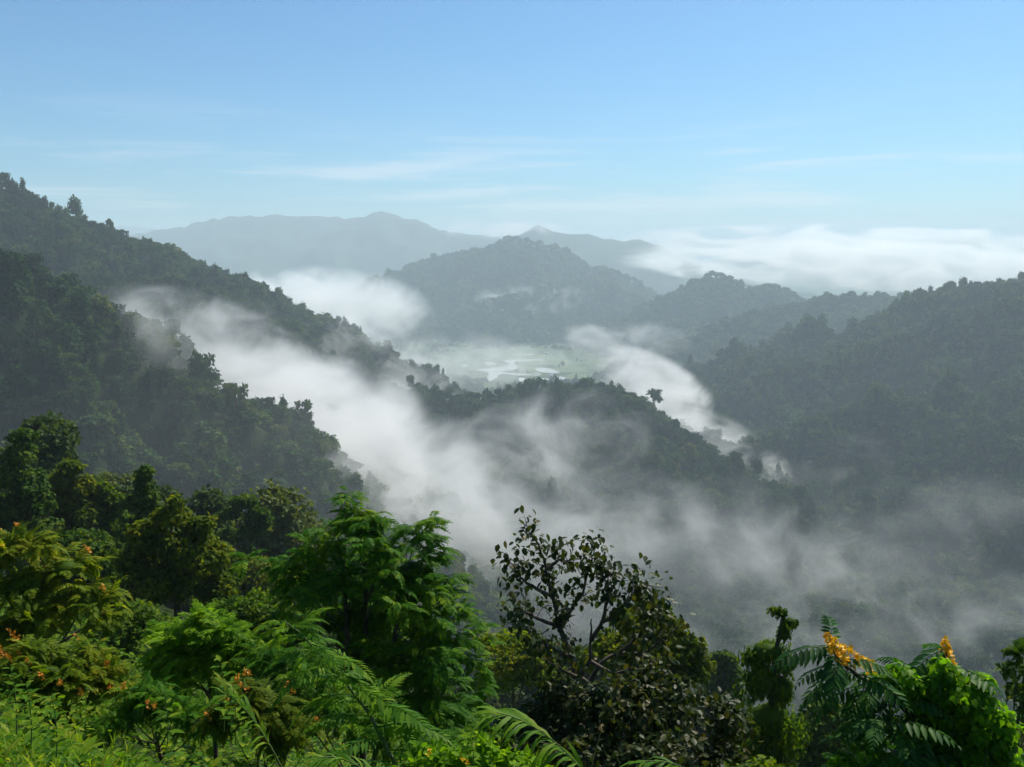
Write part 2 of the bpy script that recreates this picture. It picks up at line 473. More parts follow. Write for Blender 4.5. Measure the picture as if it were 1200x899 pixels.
scene.render.engine = 'CYCLES'
cy = scene.cycles
cy.volume_bounces = 4
cy.max_bounces = 8; cy.diffuse_bounces = 3; cy.glossy_bounces = 2; cy.transmission_bounces = 4; cy.transparent_max_bounces = 8
cy.volume_step_rate = 1.0; cy.volume_max_steps = 256
cy.use_adaptive_sampling = True; cy.adaptive_threshold = 0.02
cy.use_denoising = True; cy.denoiser = 'OPENIMAGEDENOISE'
cy.denoising_input_passes = 'RGB_ALBEDO_NORMAL'
cy.sample_clamp_indirect = 6.0
scene.view_settings.view_transform = 'Standard'; scene.view_settings.look = 'None'
scene.view_settings.gamma = 1.0; scene.view_settings.use_curve_mapping = False
scene.view_settings.exposure = 0.45


# ------------------------------------------------------------------ foliage builders
def rot_basis(d, up=None):
    """rows of orthonormal frames (x=d, z close to up) for arrays of directions"""
    d = d / np.linalg.norm(d, axis=1, keepdims=True)
    if up is None: up = np.tile(np.array([[0, 0, 1.0]]), (len(d), 1))
    s = np.cross(up, d); n = np.linalg.norm(s, axis=1, keepdims=True)
    bad = n[:, 0] < 1e-4
    s[bad] = np.array([1.0, 0, 0]); n[bad] = 1
    s = s / n
    u = np.cross(d, s)
    return d, s, u


# leaf outlines: along, across, lift (unit length)
LEAF_SHAPES = {
    "ovate": ([(0, 0, 0), (0.3, 0.27, .05), (0.68, 0.22, .03), (1, 0, -.10), (0.68, -0.22, .03), (0.3, -0.27, .05), (0.34, 0, -.02), (0.7, 0, -.05)],
              [(0, 6, 1), (7, 3, 2), (0, 5, 6), (7, 4, 3)], [(6, 7, 2, 1), (6, 5, 4, 7)]),
    "heart": ([(0, 0, 0), (0.02, 0.30, .05), (0.42, 0.36, .05), (1, 0, -.18), (0.42, -0.36, .05), (0.02, -0.30, .05), (0.45, 0, -.02)],
              [(0, 6, 1), (0, 5, 6), (6, 3, 2), (6, 4, 3), (1, 6, 2), (6, 5, 4)], []),
    "blade": ([(0, .035, 0), (0, -.035, 0), (0.35, .05, .12), (0.35, -.05, .12), (0.72, .038, .08), (0.72, -.038, .08), (1, 0, -.12)],
              [(4, 5, 6)], [(0, 1, 3, 2), (2, 3, 5, 4)]),
    "leaflet": ([(0, 0, 0), (0.4, 0.17, .02), (0.4, -0.17, .02), (1, 0, -.06)], [], [(0, 2, 3, 1)]),
    "tuft": ([(0, 0, 0), (0.35, 0.42, .08), (0.7, 0.28, .0), (1, 0.05, -.18), (0.62, -0.33, .02), (0.3, -0.38, .06)],
             [], [(0, 5, 4, 3), (0, 3, 2, 1)]),
}


def leaves(P, D, U, size, shape="ovate", width=1.0):
    """one leaf per row: base point, direction, upward side, length -> verts, [faces]"""
    sv, tri, quad = LEAF_SHAPES[shape]
    sv = np.array(sv, float)
    d, s, u = rot_basis(np.asarray(D, float), np.asarray(U, float))
    size = np.broadcast_to(np.asarray(size, float), (len(P),))
    w = np.broadcast_to(np.asarray(width, float), (len(P),))
    V = (P[:, None, :] + size[:, None, None] * (sv[None, :, 0:1] * d[:, None, :] + (w[:, None, None] * sv[None, :, 1:2]) * s[:, None, :] + sv[None, :, 2:3] * u[:, None, :]))
    off = np.arange(len(P))[:, None, None] * len(sv)
    F = []
    if tri: F.append((np.array(tri)[None] + off).reshape(-1, 3))
    if quad: F.append((np.array(quad)[None] + off).reshape(-1, 4))
    return V.reshape(-1, 3), F


def merge(parts):
    vs = []; fs = {}; off = 0
    for v, fl in parts:
        vs.append(v)
        for f in (fl if isinstance(fl, list) else [fl]):
            f = np.asarray(f)
            if len(f): fs.setdefault(f.shape[1], []).append(f + off)
        off += len(v)
    return np.vstack(vs), [np.vstack(x) for x in fs.values()]


def tube(pts, r0, r1, n=6):
    pts = np.asarray(pts, float); k = len(pts)
    t = np.gradient(pts, axis=0)
    d, s, u = rot_basis(t, np.tile(np.array([[0.31, 0.17, 0.93]]), (k, 1)))
    r = np.linspace(r0, r1, k)
    a = np.linspace(0, 2 * math.pi, n, endpoint=False)
    V = pts[:, None, :] + r[:, None, None] * (np.cos(a)[None, :, None] * s[:, None, :] + np.sin(a)[None, :, None] * u[:, None, :])
    i = np.arange(k - 1)[:, None] * n; j = np.arange(n)[None]
    F = np.stack([i + j, i + (j + 1) % n, i + n + (j + 1) % n, i + n + j], axis=-1).reshape(-1, 4)
    return V.reshape(-1, 3), [F]


def bezier(a, b, bend, n=6):
    a = np.asarray(a, float); b = np.asarray(b, float); m = (a + b) / 2 + np.asarray(bend, float)
    t = np.linspace(0, 1, n)[:, None]
    return (1 - t) ** 2 * a + 2 * t * (1 - t) * m + t * t * b


def unit(rng, n):
    v = rng.normal(size=(n, 3)); return v / np.linalg.norm(v, axis=1, keepdims=True)


def crown_points(rng, lobes, n, up=0.25):
    """points near the surfaces of overlapping lobes, with outward directions"""
    c = np.array([l[:3] for l in lobes]); r = np.array([l[3:6] for l in lobes])
    w = (r[:, 0] * r[:, 1]) ; w = w / w.sum()
    k = rng.choice(len(lobes), size=n, p=w)
    d = unit(rng, n); d[:, 2] += up; d /= np.linalg.norm(d, axis=1, keepdims=True)
    rr = rng.uniform(0.55, 1.0, n) ** 0.6
    lump = 1 + 0.22 * np.sin(d[:, 0] * 5 + k * 2.1) * np.cos(d[:, 1] * 6 + k) + 0.12 * np.sin(d[:, 2] * 9 + k * 1.3)
    P = c[k] + d * r[k] * (rr * lump)[:, None]
    return P, d, k


def clumpy(lobes, rng, k=6, f=.42):
    """breaks smooth lobes into many smaller uneven ones"""
    out = []
    for l in lobes:
        out.append((l[0], l[1], l[2], l[3] * .72, l[4] * .72, l[5] * .72))
        d = unit(rng, k); d[:, 2] = np.abs(d[:, 2]) * .9 - .25
        for q in d:
            s = f * rng.uniform(.55, 1.25)
            out.append((l[0] + q[0] * l[3] * .75, l[1] + q[1] * l[4] * .75, l[2] + q[2] * l[5] * .8, l[3] * s, l[4] * s, l[5] * s))
    return out


def lobe_cores(lobes, f=0.72, rng=None):
    out = []
    v, t = icosphere(1)
    for l in lobes:
        j = 1 + (rng.uniform(-.18, .18, len(v)) if rng is not None else 0)
        out.append((v * (np.array(l[3:6]) * f)[None] * j[:, None] + np.array(l[:3]), [t]))
    return merge(out)


def shape_lobes(kind, R_, H, rng):
    L_ = []
    if kind == "dome":
        L_.append((0, 0, H * .68, R_ * .72, R_ * .72, H * .26))
        for k in range(6):
            a = k * 1.05 + rng.uniform(-.3, .3); q = rng.uniform(.45, .62) * R_
            L_.append((q * math.cos(a), q * math.sin(a), H * rng.uniform(.5, .72), R_ * rng.uniform(.34, .5), R_ * rng.uniform(.34, .5), H * rng.uniform(.14, .2)))
        L_.append((R_ * .1, 0, H * .83, R_ * .45, R_ * .42, H * .15))
    elif kind == "tall":
        z = .34
        for k in range(8):
            a = rng.uniform(0, 6.28); q = R_ * rng.uniform(.1, .5) * (1.1 - z)
            rr = R_ * rng.uniform(.38, .6) * (1.25 - z * .75)
            L_.append((q * math.cos(a), q * math.sin(a), H * z, rr, rr, H * rng.uniform(.09, .13))); z += .085
    elif kind == "umbrella":
        for k in range(7):
            a = k * .9 + rng.uniform(-.3, .3); q = R_ * (0 if k == 0 else rng.uniform(.45, .75))
            L_.append((q * math.cos(a), q * math.sin(a), H * (.9 - .10 * q / R_ + rng.uniform(-.04, .03)), R_ * rng.uniform(.32, .48), R_ * rng.uniform(.32, .48), H * rng.uniform(.06, .1)))
    elif kind == "column":       # a trunk wrapped in creepers
        z = .12
        while z < .93:
            rr = R_ * rng.uniform(.42, .62) * (1.15 - .45 * z)
            L_.append((R_ * rng.uniform(-.16, .16), R_ * rng.uniform(-.16, .16), H * z, rr, rr, H * .11)); z += .1
        L_.append((R_ * .05, 0, H * .93, R_ * .42, R_ * .42, H * .07))
    elif kind == "emergent":
        for k in range(7):
            a = k * 2.4; q = R_ * rng.uniform(.15, .6)
            L_.append((q * math.cos(a), q * math.sin(a), H * rng.uniform(.75, 1.12), R_ * rng.uniform(.3, .5), R_ * rng.uniform(.3, .5), H * rng.uniform(.08, .13)))
    elif kind == "open":
        for k in range(9):
            a = k * 2.4; q = R_ * rng.uniform(.3, .8)
            L_.append((q * math.cos(a), q * math.sin(a), H * rng.uniform(.45, .95), R_ * rng.uniform(.22, .36), R_ * rng.uniform(.22, .36), H * rng.uniform(.07, .12)))
    return L_


BARK = noise_mat("bark", [(0.3, (0.04, 0.03, 0.02)), (0.55, (0.09, 0.075, 0.055)), (0.75, (0.18, 0.155, 0.125))], scale=6, rough=0.85)
GREENS = [(0.0, (0.006, 0.024, 0.006)), (0.3, (0.014, 0.048, 0.008)), (0.6, (0.032, 0.084, 0.010)), (0.85, (0.075, 0.130, 0.014)), (1.0, (0.115, 0.115, 0.020))]
FOREST_LEAF = leaf_mat("forest_foliage", GREENS, rough=0.7, transl=0.25, spec=0.12, per_object=True, noise_scale=0.25)
NEAR_LEAF = leaf_mat("tree_foliage", [(0.0, (0.016, 0.036, 0.010)), (0.4, (0.034, 0.070, 0.014)), (0.75, (0.060, 0.105, 0.020)), (1.0, (0.10, 0.13, 0.025))], rough=0.6, transl=0.35, spec=0.15, per_object=True, noise_scale=0.35)


def tree_geo(kind, R_, H, n, size, seed, shape="tuft", droop=0.35, core=0.72):
    rng = np.random.default_rng(seed)
    lobes = shape_lobes(kind, R_, H, rng)
    P, D, k = crown_points(rng, lobes, n)
    dd = D * 0.75 + rng.normal(size=D.shape) * 0.55; dd[:, 2] -= droop
    uu = D + rng.normal(size=D.shape) * 0.35; uu[:, 2] += 0.5
    lv = leaves(P, dd, uu, size * rng.uniform(.65, 1.3, n), shape)
    crown = merge([lv, lobe_cores(lobes, core, rng)]) if core else lv
    tr = [tube(bezier((0, 0, -1.5), (R_ * rng.uniform(-.1, .1), R_ * rng.uniform(-.1, .1), H * .8), (R_ * .08, R_ * .05, 0), 7), R_ * .07 + .06, R_ * .02, 7)]
    for l in lobes[:7]:
        z0 = min(l[2] * .75, H * .6)
        tr.append(tube(bezier((0, 0, z0), l[:3], (0, 0, -H * .03), 5), R_ * .03 + .02, R_ * .008, 5))
    return crown, merge(tr)


def one_mesh_tree(name, kind, R_, H, n, size, seed, link=True):
    """crown and trunk in one mesh with two materials, for trees a few pixels tall"""
    crown, trunk = tree_geo(kind, R_, H, n, size, seed)
    v, f = merge([crown, trunk])
    nf = {a.shape[1]: 0 for a in f}
    # material index: faces of the trunk are the last quads
    tq = sum(len(a) for a in trunk[1])
    idx = np.concatenate([np.where(np.arange(len(a)) >= len(a) - tq, 1, 0) if a.shape[1] == 4 else np.zeros(len(a), int) for a in f])
    o = mesh_obj(name, v, f, [FOREST_LEAF, BARK], mat_idx=idx)
    return o


# ------------------------------------------------------------------ where the forest grows
TREE_KINDS = ["dome", "emergent", "tall", "umbrella", "column", "open"]


def forest_points():
    rng = np.random.default_rng(99)
    X = []; Y = []; S = []
    r = 125.0
    while r < 5800:
        s = max(8.8, 0.0048 * r)
        m = int(R(78) * r / s)
        a = R(-39) + R(78) * (np.arange(m) + rng.uniform(-.5, .5, m)) / m
        rr = r + rng.uniform(-.5, .5, m) * s
        X.append(rr * np.sin(a)); Y.append(rr * np.cos(a)); S.append(np.full(m, s))
        r += s
    X = np.concatenate(X); Y = np.concatenate(Y); S = np.concatenate(S)
    z, idx = terrain(X, Y)
    rr = np.hypot(X, Y)
    # keep what can be seen from around the viewpoint (with a margin), using the terrain grid as a horizon
    el = (GZ - CAM_Z) / RR
    run = np.maximum.accumulate(el, axis=0)
    ri = np.clip(((np.log(np.maximum(rr - 1.5 * S, 1.01)) - math.log(1.0)) / 0.0135).astype(int), 0, nr - 1)
    ai = np.clip(np.searchsorted(ang, np.degrees(np.arctan2(X, Y))), 0, na - 1)
    vis = (z + 16 - CAM_Z) / rr > run[ri, ai] - 0.006
    # the valley floor is farmland with groups of trees
    fl = (idx == 0) & (Y > 2300)
    tre = fbm(X / 170, Y / 120, 500, 3) > 0.02
    # open fields and ponds in the middle of the valley floor
    open_ = ((X - 30) / 340) ** 2 + ((Y - 3220) / 480) ** 2 < 1
    keep = vis & (~fl | (tre & ~open_) | (open_ & (fbm(X / 110, Y / 60, 510, 2) > .52)))
    return X[keep], Y[keep], z[keep], S[keep], idx[keep], rr[keep]


FX, FY, FZ, FS, FI, FR = forest_points()
print("forest points", len(FX))

# prototypes: the first three of each kind are for the middle distance, the others for far off
protos_mid = [one_mesh_tree("forest_tree", k, 4.9, 13.0, 420, 1.35, 40 + i) for i, k in enumerate(TREE_KINDS)]
protos_far = [one_mesh_tree("forest_tree", k, 4.9, 13.0, 170, 2.0, 60 + i) for i, k in enumerate(["dome", "dome", "tall", "dome"])]


def near_tree(name, kind, R_, H, n, size, seed, mat=None, shape="tuft"):
    root = bpy.data.objects.new(name, None); COL.objects.link(root); root.empty_display_size = 1
    c, t = tree_geo(kind, R_, H, n, size, seed, shape)
    mesh_obj("crown", c[0], c[1], mat or NEAR_LEAF, root)
    mesh_obj("trunk", t[0], t[1], BARK, root, smooth=True)
    return root


def copy_tree(o):
    c = o.copy(); COL.objects.link(c)
    for ch in o.children:
        d = ch.copy(); COL.objects.link(d); d.parent = c
        for g in ch.children:
            e = g.copy(); COL.objects.link(e); e.parent = d
    return c


def place(o, x, y, z, rz, sx, sz):
    o.location = (x, y, z); o.rotation_euler = (0, 0, rz); o.scale = (sx, sx, sz)


rng = np.random.default_rng(5)
order = np.argsort(FR)
NEAR_N = 270
near_ids = order[:NEAR_N]; rest = order[NEAR_N:]
HILL_WORD = {0: "floor of the nearest valley", 1: "viewer's own slope", 2: "left mountain", 3: "near left ridge", 4: "middle ridge", 5: "big right hill"}
KIND_WORD = {"emergent": "long-trunked emergent", "dome": "round-crowned", "tall": "tall narrow", "umbrella": "flat-topped", "column": "creeper-draped", "open": "loose-crowned"}
used_mid = [False] * len(protos_mid)
near_protos = {}
for n_, i in enumerate(near_ids):
    k = int(rng.integers(len(TREE_KINDS)))
    if FR[i] < 420:
        if TREE_KINDS[k] == "open": k = 0
        if k not in near_protos:
            o = near_tree("forest_tree", TREE_KINDS[k], 4.9, 13.0, 5200, 0.5, 20 + k); near_protos[k] = o
        else: o = copy_tree(near_protos[k])
    elif not used_mid[k]:
        o = protos_mid[k]; used_mid[k] = True
    else:
        o = protos_mid[k].copy(); COL.objects.link(o)
    sc = FS[i] / 7.6 * rng.uniform(.8, 1.3)
    place(o, FX[i], FY[i], FZ[i] - 0.8, rng.uniform(0, 6.28), sc, sc * rng.uniform(.8, 1.25))
    hw = HILL_WORD.get(int(FI[i]), "far hill"); kw = KIND_WORD[TREE_KINDS[k]]
    tag(o, f"{kw} green forest tree on the {hw}", "tree", f"{kw} trees on the {hw}")
for k, o in enumerate(protos_mid):
    if not used_mid[k]: COL.objects.unlink(o)
for o in protos_far: COL.objects.unlink(o)


def forest_mass(ids):
    me = bpy.data.meshes.new("forest")
    me.vertices.add(len(ids))
    co = np.stack([FX[ids], FY[ids], FZ[ids] - 0.8], axis=-1)
    me.vertices.foreach_set("co", co.astype(np.float32).ravel())
    k = len(ids); g = np.random.default_rng(17)
    sc = FS[ids] / 7.6 * np.where(FR[ids] > 6000, .28, np.where(FR[ids] > 3500, .7, 1.0)) * np.where((FI[ids] == 0) & (FY[ids] > 2300), .55, 1.0) * np.clip(np.exp(g.normal(0, .36, k)), .5, 2.1) 
    zz = np.minimum(sc, 1.0 + 0.55 * (sc - 1)) * g.uniform(.75, 1.3, k)
    big = (g.random(k) < 0.09) & (FR[ids] < 3000)
    zz = np.where(big, zz * 1.6, zz)
    at1 = me.attributes.new("tree_scale", 'FLOAT_VECTOR', 'POINT'); at1.data.foreach_set("vector", np.stack([sc, sc, zz], -1).astype(np.float32).ravel())
    at2 = me.attributes.new("tree_turn", 'FLOAT_VECTOR', 'POINT')
    at2.data.foreach_set("vector", np.stack([g.normal(0, .05, k), g.normal(0, .05, k), g.uniform(0, 6.28, k)], -1).astype(np.float32).ravel())
    far = FR[ids] > 1500
    pick = np.where(far, len(protos_mid) + g.integers(len(protos_far), size=k), g.integers(len(protos_mid), size=k))
    at3 = me.attributes.new("tree_pick", 'INT', 'POINT'); at3.data.foreach_set("value", pick.astype(np.int32))
    o = bpy.data.objects.new("forest", me); COL.objects.link(o)
    ng = bpy.data.node_groups.new("forest_growth", 'GeometryNodeTree')
    ng.interface.new_socket("Geometry", in_out='INPUT', socket_type='NodeSocketGeometry')
    ng.interface.new_socket("Geometry", in_out='OUTPUT', socket_type='NodeSocketGeometry')
    N = ng.nodes.new; L = ng.links.new
    gi = N("NodeGroupInput"); go = N("NodeGroupOutput")
    iop = N("GeometryNodeInstanceOnPoints")
    join = N("GeometryNodeJoinGeometry")
    for p in reversed(protos_mid + protos_far):
        oi = N("GeometryNodeObjectInfo"); oi.inputs["Object"].default_value = p; oi.inputs["As Instance"].default_value = True
        L(oi.outputs["Geometry"], join.inputs[0])
    L(gi.outputs[0], iop.inputs["Points"]); L(join.outputs[0], iop.inputs["Instance"])
    iop.inputs["Pick Instance"].default_value = True

    def attr(nm, ty):
        a = N("GeometryNodeInputNamedAttribute"); a.data_type = ty; a.inputs["Name"].default_value = nm
        return next(s for s in a.outputs if s.enabled and s.name == "Attribute")
    L(attr("tree_pick", 'INT'), iop.inputs["Instance Index"])
    L(attr("tree_turn", 'FLOAT_VECTOR'), iop.inputs["Rotation"])
    L(attr("tree_scale", 'FLOAT_VECTOR'), iop.inputs["Scale"])
    L(iop.outputs[0], go.inputs[0])
    md = o.modifiers.new("growth", 'NODES'); md.node_group = ng
    tag(o, "dense rainforest canopy covering the hills", None, None, "stuff")
    return o


forest_mass(rest)


# ------------------------------------------------------------------ the plants on the viewer's own slope
def pinnate(pairs, ll, droop, wid=1.0, seed=0, sweep=62, leaf_droop=0.35, outline="leaflet"):
    """feather leaf of unit length along +x, leaflets to both sides"""
    g = np.random.default_rng(seed)
    t = np.repeat(np.linspace(0.12, 0.98, pairs), 2); side = np.tile([1, -1], pairs)
    a = np.radians(sweep * (1.1 - 0.45 * t)) + g.normal(0, .07, len(t))
    P = np.stack([t - 0.28 * droop * t ** 3, 0 * t, 0.10 * np.sin(t * 3.0) * (1 - droop) - droop * 0.75 * t ** 2.2], -1)
    sl = -1.65 * droop * t ** 1.2
    D = np.stack([np.cos(a), side * np.sin(a), np.cos(a) * sl * .6 - leaf_droop * (0.6 + g.uniform(0, .6, len(t)))], -1)
    U = np.stack([np.zeros_like(t), -side * 0.25, np.ones_like(t)], -1)
    size = ll * np.sin(np.clip(t * 2.5 + .45, 0, 2.75)) * g.uniform(.85, 1.12, len(t))
    lv = leaves(P, D, U, size, outline, wid)
    tt = np.linspace(0, 1, 6)
    rach = tube(np.stack([tt - 0.28 * droop * tt ** 3, 0 * tt, 0.10 * np.sin(tt * 3.0) * (1 - droop) - droop * .75 * tt ** 2.2], -1), .010, .004, 3)
    return merge([lv, rach])


def stamp(protos, P, D, U, size, rng):
    """copies of small meshes turned to D/U, all in one mesh"""
    pick = rng.integers(len(protos), size=len(P)); parts = []
    d, s, u = rot_basis(np.asarray(D, float), np.asarray(U, float))
    for k, (v, fl) in enumerate(protos):
        m = np.nonzero(pick == k)[0]
        if not len(m): continue
        V = P[m][:, None, :] + size[m][:, None, None] * (v[None, :, 0:1] * d[m][:, None] + v[None, :, 1:2] * s[m][:, None] + v[None, :, 2:3] * u[m][:, None])
        off = np.arange(len(m))[:, None, None] * len(v)
        parts.append((V.reshape(-1, 3), [(f[None] + off).reshape(-1, f.shape[1]) for f in fl]))
    return merge(parts)


def plant(name, base, label, cat, group=None):
    o = bpy.data.objects.new(name, None); COL.objects.link(o); o.location = base; o.empty_display_size = .3
    tag(o, label, cat, group); o["b"] = 0; del o["b"]
    return o


def part(name, root, geo, mat, smooth=False):
    v, f = geo
    return mesh_obj(name, v - np.array(root.location)[None], f, mat, root, smooth=smooth)


def base_under(px, py, dist, sink=0.15):
    p = at(px, py, dist); p[2] = float(ground_z(p[0], p[1])[0]) - sink
    return p


def PX(dist): return dist / FPX      # metres per photo pixel at that distance


def G3(a, b, c, d): return [(0.0, a), (0.4, b), (0.75, c), (1.0, d)]


LM = {
    "feather": leaf_mat("feather_leaf", G3((0.0150, 0.0726, 0.0040), (0.0330, 0.1265, 0.0060), (0.0720, 0.1980, 0.0080), (0.1800, 0.2860, 0.0100)), rough=.6, spec=.10, transl=.56, noise_scale=1.2),
    "sapling": leaf_mat("sapling_leaf", G3((0.0210, 0.0880, 0.0060), (0.0450, 0.1540, 0.0080), (0.1050, 0.2420, 0.0100), (0.1950, 0.3300, 0.0140)), rough=.55, spec=.14, transl=.56, noise_scale=1.5),
    "dark": leaf_mat("dark_glossy_leaf", G3((.010, .022, .005), (.018, .036, .007), (.032, .052, .010), (.065, .065, .013)), rough=.48, transl=.35, spec=.20, noise_scale=1.2, tscale=(1.8, 1.7, .6)),
    "bush": leaf_mat("bright_bush_leaf", G3((0.0286, 0.0990, 0.0040), (0.0780, 0.1980, 0.0050), (0.1560, 0.3080, 0.0070), (0.2470, 0.3960, 0.0100)), rough=.6, spec=.10, transl=.56, noise_scale=1.3),
    "yellow": leaf_mat("yellow_green_leaf", G3((.030, .070, .004), (.080, .15, .006), (.16, .23, .008), (.24, .24, .010)), rough=.6, spec=.10, transl=.56, noise_scale=.9),
    "vine": leaf_mat("creeper_leaf", G3((0.0234, 0.1045, 0.0040), (0.0585, 0.1870, 0.0060), (0.1170, 0.2860, 0.0070), (0.1950, 0.3630, 0.0100)), rough=.5, spec=.16, transl=.62, noise_scale=1.2),
    "column": leaf_mat("draped_creeper_leaf", G3((0.0135, 0.0506, 0.0040), (0.0351, 0.0935, 0.0060), (0.0756, 0.1485, 0.0080), (0.1350, 0.1980, 0.0100)), rough=.65, spec=.10, transl=.52, noise_scale=1.0),
    "cassia": leaf_mat("cassia_leaf", G3((.006, .038, .004), (.012, .062, .006), (.022, .095, .008), (.05, .14, .010)), rough=.5, transl=.35, noise_scale=1.2, spec=.20),
    "weed": leaf_mat("weed_leaf", G3((0.0189, 0.0715, 0.0040), (0.0540, 0.1485, 0.0060), (0.1283, 0.2420, 0.0080), (0.2430, 0.2970, 0.0200)), rough=.58, spec=.12, transl=.52, noise_scale=1.1),
    "grass": leaf_mat("grass_blade", G3((0.0338, 0.1100, 0.0050), (0.0715, 0.1870, 0.0080), (0.1430, 0.2640, 0.0100), (0.2600, 0.3080, 0.0300)), rough=.55, spec=.14, transl=.52, noise_scale=1.0),
    "olive": leaf_mat("olive_tree_leaf", G3((0.0154, 0.0462, 0.0040), (0.0462, 0.0935, 0.0060), (0.1045, 0.1540, 0.0080), (0.1760, 0.1980, 0.0100)), rough=.65, spec=.08, transl=.52, noise_scale=.5),
    "deep": leaf_mat("deep_green_tree_leaf", G3((0.0104, 0.0374, 0.0040), (0.0260, 0.0726, 0.0070), (0.0572, 0.1210, 0.0100), (0.1170, 0.1650, 0.0120)), rough=.65, spec=.08, transl=.38, noise_scale=.5),
}
FLOWER = leaf_mat("flower_petal", [(0, (.75, .34, .006)), (.5, (.88, .50, .008)), (1, (.90, .60, .015))], rough=.5, transl=.3, tscale=(1, 1, 1), noise_scale=8)
ORANGE = leaf_mat("orange_flower", [(0, (.50, .14, .01)), (.5, (.65, .25, .012)), (1, (.7, .36, .02))], rough=.5, transl=.3, tscale=(1, 1, 1), noise_scale=8)
STEM = noise_mat("green_stem", [(.3, (.05, .09, .02)), (.7, (.10, .14, .04))], scale=9, rough=.6)
STRAW = noise_mat("dry_stalk", [(.3, (.20, .15, .05)), (.7, (.32, .25, .09))], scale=9, rough=.7)
FEATHER_P = [pinnate(10, .31, .55, 1.35, 1), pinnate(10, .31, .85, 1.35, 2), pinnate(9, .33, .35, 1.35, 3)]
COMB_P = [pinnate(17, .24, .45, .75, 4, sweep=70), pinnate(17, .24, .75, .75, 5, sweep=70)]
CASSIA_P = [pinnate(10, .26, d, .62, 6 + i, sweep=66, leaf_droop=.6, outline="ovate") for i, d in enumerate((.45, .75, .3))]


def whorls(rng, tips, n, size, up=0.25, spread=1.0):
    """n feather leaves leaving each tip all round"""
    k = len(tips); P = np.repeat(tips, n, axis=0)
    a = np.tile(np.arange(n) * 2 * math.pi / n, k) + rng.uniform(0, .9, k * n)
    el = rng.normal(up, .28, k * n)
    D = np.stack([np.cos(a) * np.cos(el), np.sin(a) * np.cos(el), np.sin(el)], -1)
    U = np.stack([np.zeros(k * n), np.zeros(k * n), np.ones(k * n)], -1) + rng.normal(0, .15, (k * n, 3))
    return P + rng.normal(0, .04, P.shape), D, U, size * rng.uniform(.7, 1.2, k * n)


def lobes_px(dist, spec):
    """lobes given as (px, py, rx px, ry px, depth offset m)"""
    out = []
    for (px, py, rx, ry, dd) in spec:
        c = at(px, py, dist + dd); m = PX(dist + dd)
        out.append((c[0], c[1], c[2], rx * m, rx * m * .9, ry * m))
    return out


def leafy(rng, lobes, n, size, shape, droop=.5, up=.3, width=1.0):
    P, D, k = crown_points(rng, lobes, n, up)
    dd = D * .7 + rng.normal(size=D.shape) * .5; dd[:, 2] -= droop
    uu = D + rng.normal(size=D.shape) * .3; uu[:, 2] += .5
    return leaves(P, dd, uu, size * rng.uniform(.6, 1.3, n), shape, width)


def limbs(base, lobes, r, rng, at_h=.3):
    top = np.mean([l[:3] for l in lobes], axis=0); b = np.array(base)
    out = [tube(bezier(b, b + (top - b) * .75, (0.05, 0, 0), 6), r, r * .5, 7)]
    for l in lobes:
        s = b + (top - b) * rng.uniform(at_h, .7)
        out.append(tube(bezier(s, l[:3], (0, 0, -.1), 5), r * .45, r * .12, 5))
    return merge(out)


# ---- feathery green tree in the middle of the slope
g = np.random.default_rng(101); D0 = 17.0
b = base_under(415, 800, D0, .3)
t_ = plant("feathery_tree", b, "tall bright green tree with feathery leaves in layers, left of the dark bare-branched tree", "tree")
tip_px = [(418, 600, 0), (405, 612, .3), (436, 606, -.2), (388, 640, .2), (362, 650, -.3), (345, 672, .2), (330, 665, .5), (420, 636, -.5), (452, 640, .4), (490, 618, .0), (505, 630, .3), (478, 640, -.4),
          (512, 655, .5), (470, 668, .0), (440, 672, -.7), (400, 668, -.6), (372, 690, -.8), (350, 700, 0), (500, 690, -.3), (525, 690, .3), (540, 715, .2), (515, 725, -.7), (480, 715, -.9), (455, 710, .6),
          (430, 735, .7), (545, 748, -.2), (555, 775, .3), (525, 765, -.9), (495, 760, -1.1), (470, 755, -.6), (560, 805, .0), (530, 800, -1.0), (505, 800, -1.3), (480, 795, -1.0), (540, 830, -.8), (385, 720, .5), (365, 725, .2),
          (450, 780, -.4), (515, 840, -1.3), (460, 830, -.9), (430, 655, .5), (410, 690, .4), (488, 675, .6)]
tips = np.array([at(px, py, D0 + dz) for px, py, dz in tip_px])
inner = np.stack([g.uniform(370, 510, 20), g.uniform(665, 800, 20)], -1)
tips = np.vstack([tips] + [at(px, py, D0 + g.uniform(.2, 1.3))[None] for px, py in inner])
tips = np.vstack([tips, tips + g.normal(0, .24, tips.shape), tips + g.normal(0, .3, tips.shape) - [0, 0, .12]])
P, D, U, S = whorls(g, tips, 10, .50, up=.15)
part("crown", t_, stamp(FEATHER_P, P, D, U, S, g), LM["feather"])
tr = []
fork = [at(408, 770, D0), at(428, 765, D0 + .1), at(455, 790, D0 - .4)]
tr.append(tube(bezier(b, fork[0], (0, 0, 0), 5), .09, .06)); tr.append(tube(bezier(b, fork[1], (.05, 0, 0), 5), .085, .06)); tr.append(tube(bezier(b, fork[2], (.05, 0, 0), 5), .08, .05))
hi = [at(401, 655, D0), at(428, 660, D0), at(470, 690, D0 - .3)]
for f_, h_ in zip(fork, hi): tr.append(tube(bezier(f_, h_, (.03, 0, .05), 6), .055, .028))
for p in tips[:len(tip_px)]:
    j = int(np.argmin([abs(p[0] - h[0]) + .3 * abs(p[2] - h[2]) for h in hi]))
    s = hi[j] + (fork[j] - hi[j]) * g.uniform(0, .8)
    if s[2] > p[2] + .15: s = fork[j]
    tr.append(tube(bezier(s, p, (0, 0, -.06), 5), .02, .007, 5))
part("trunk", t_, merge(tr), BARK, True)

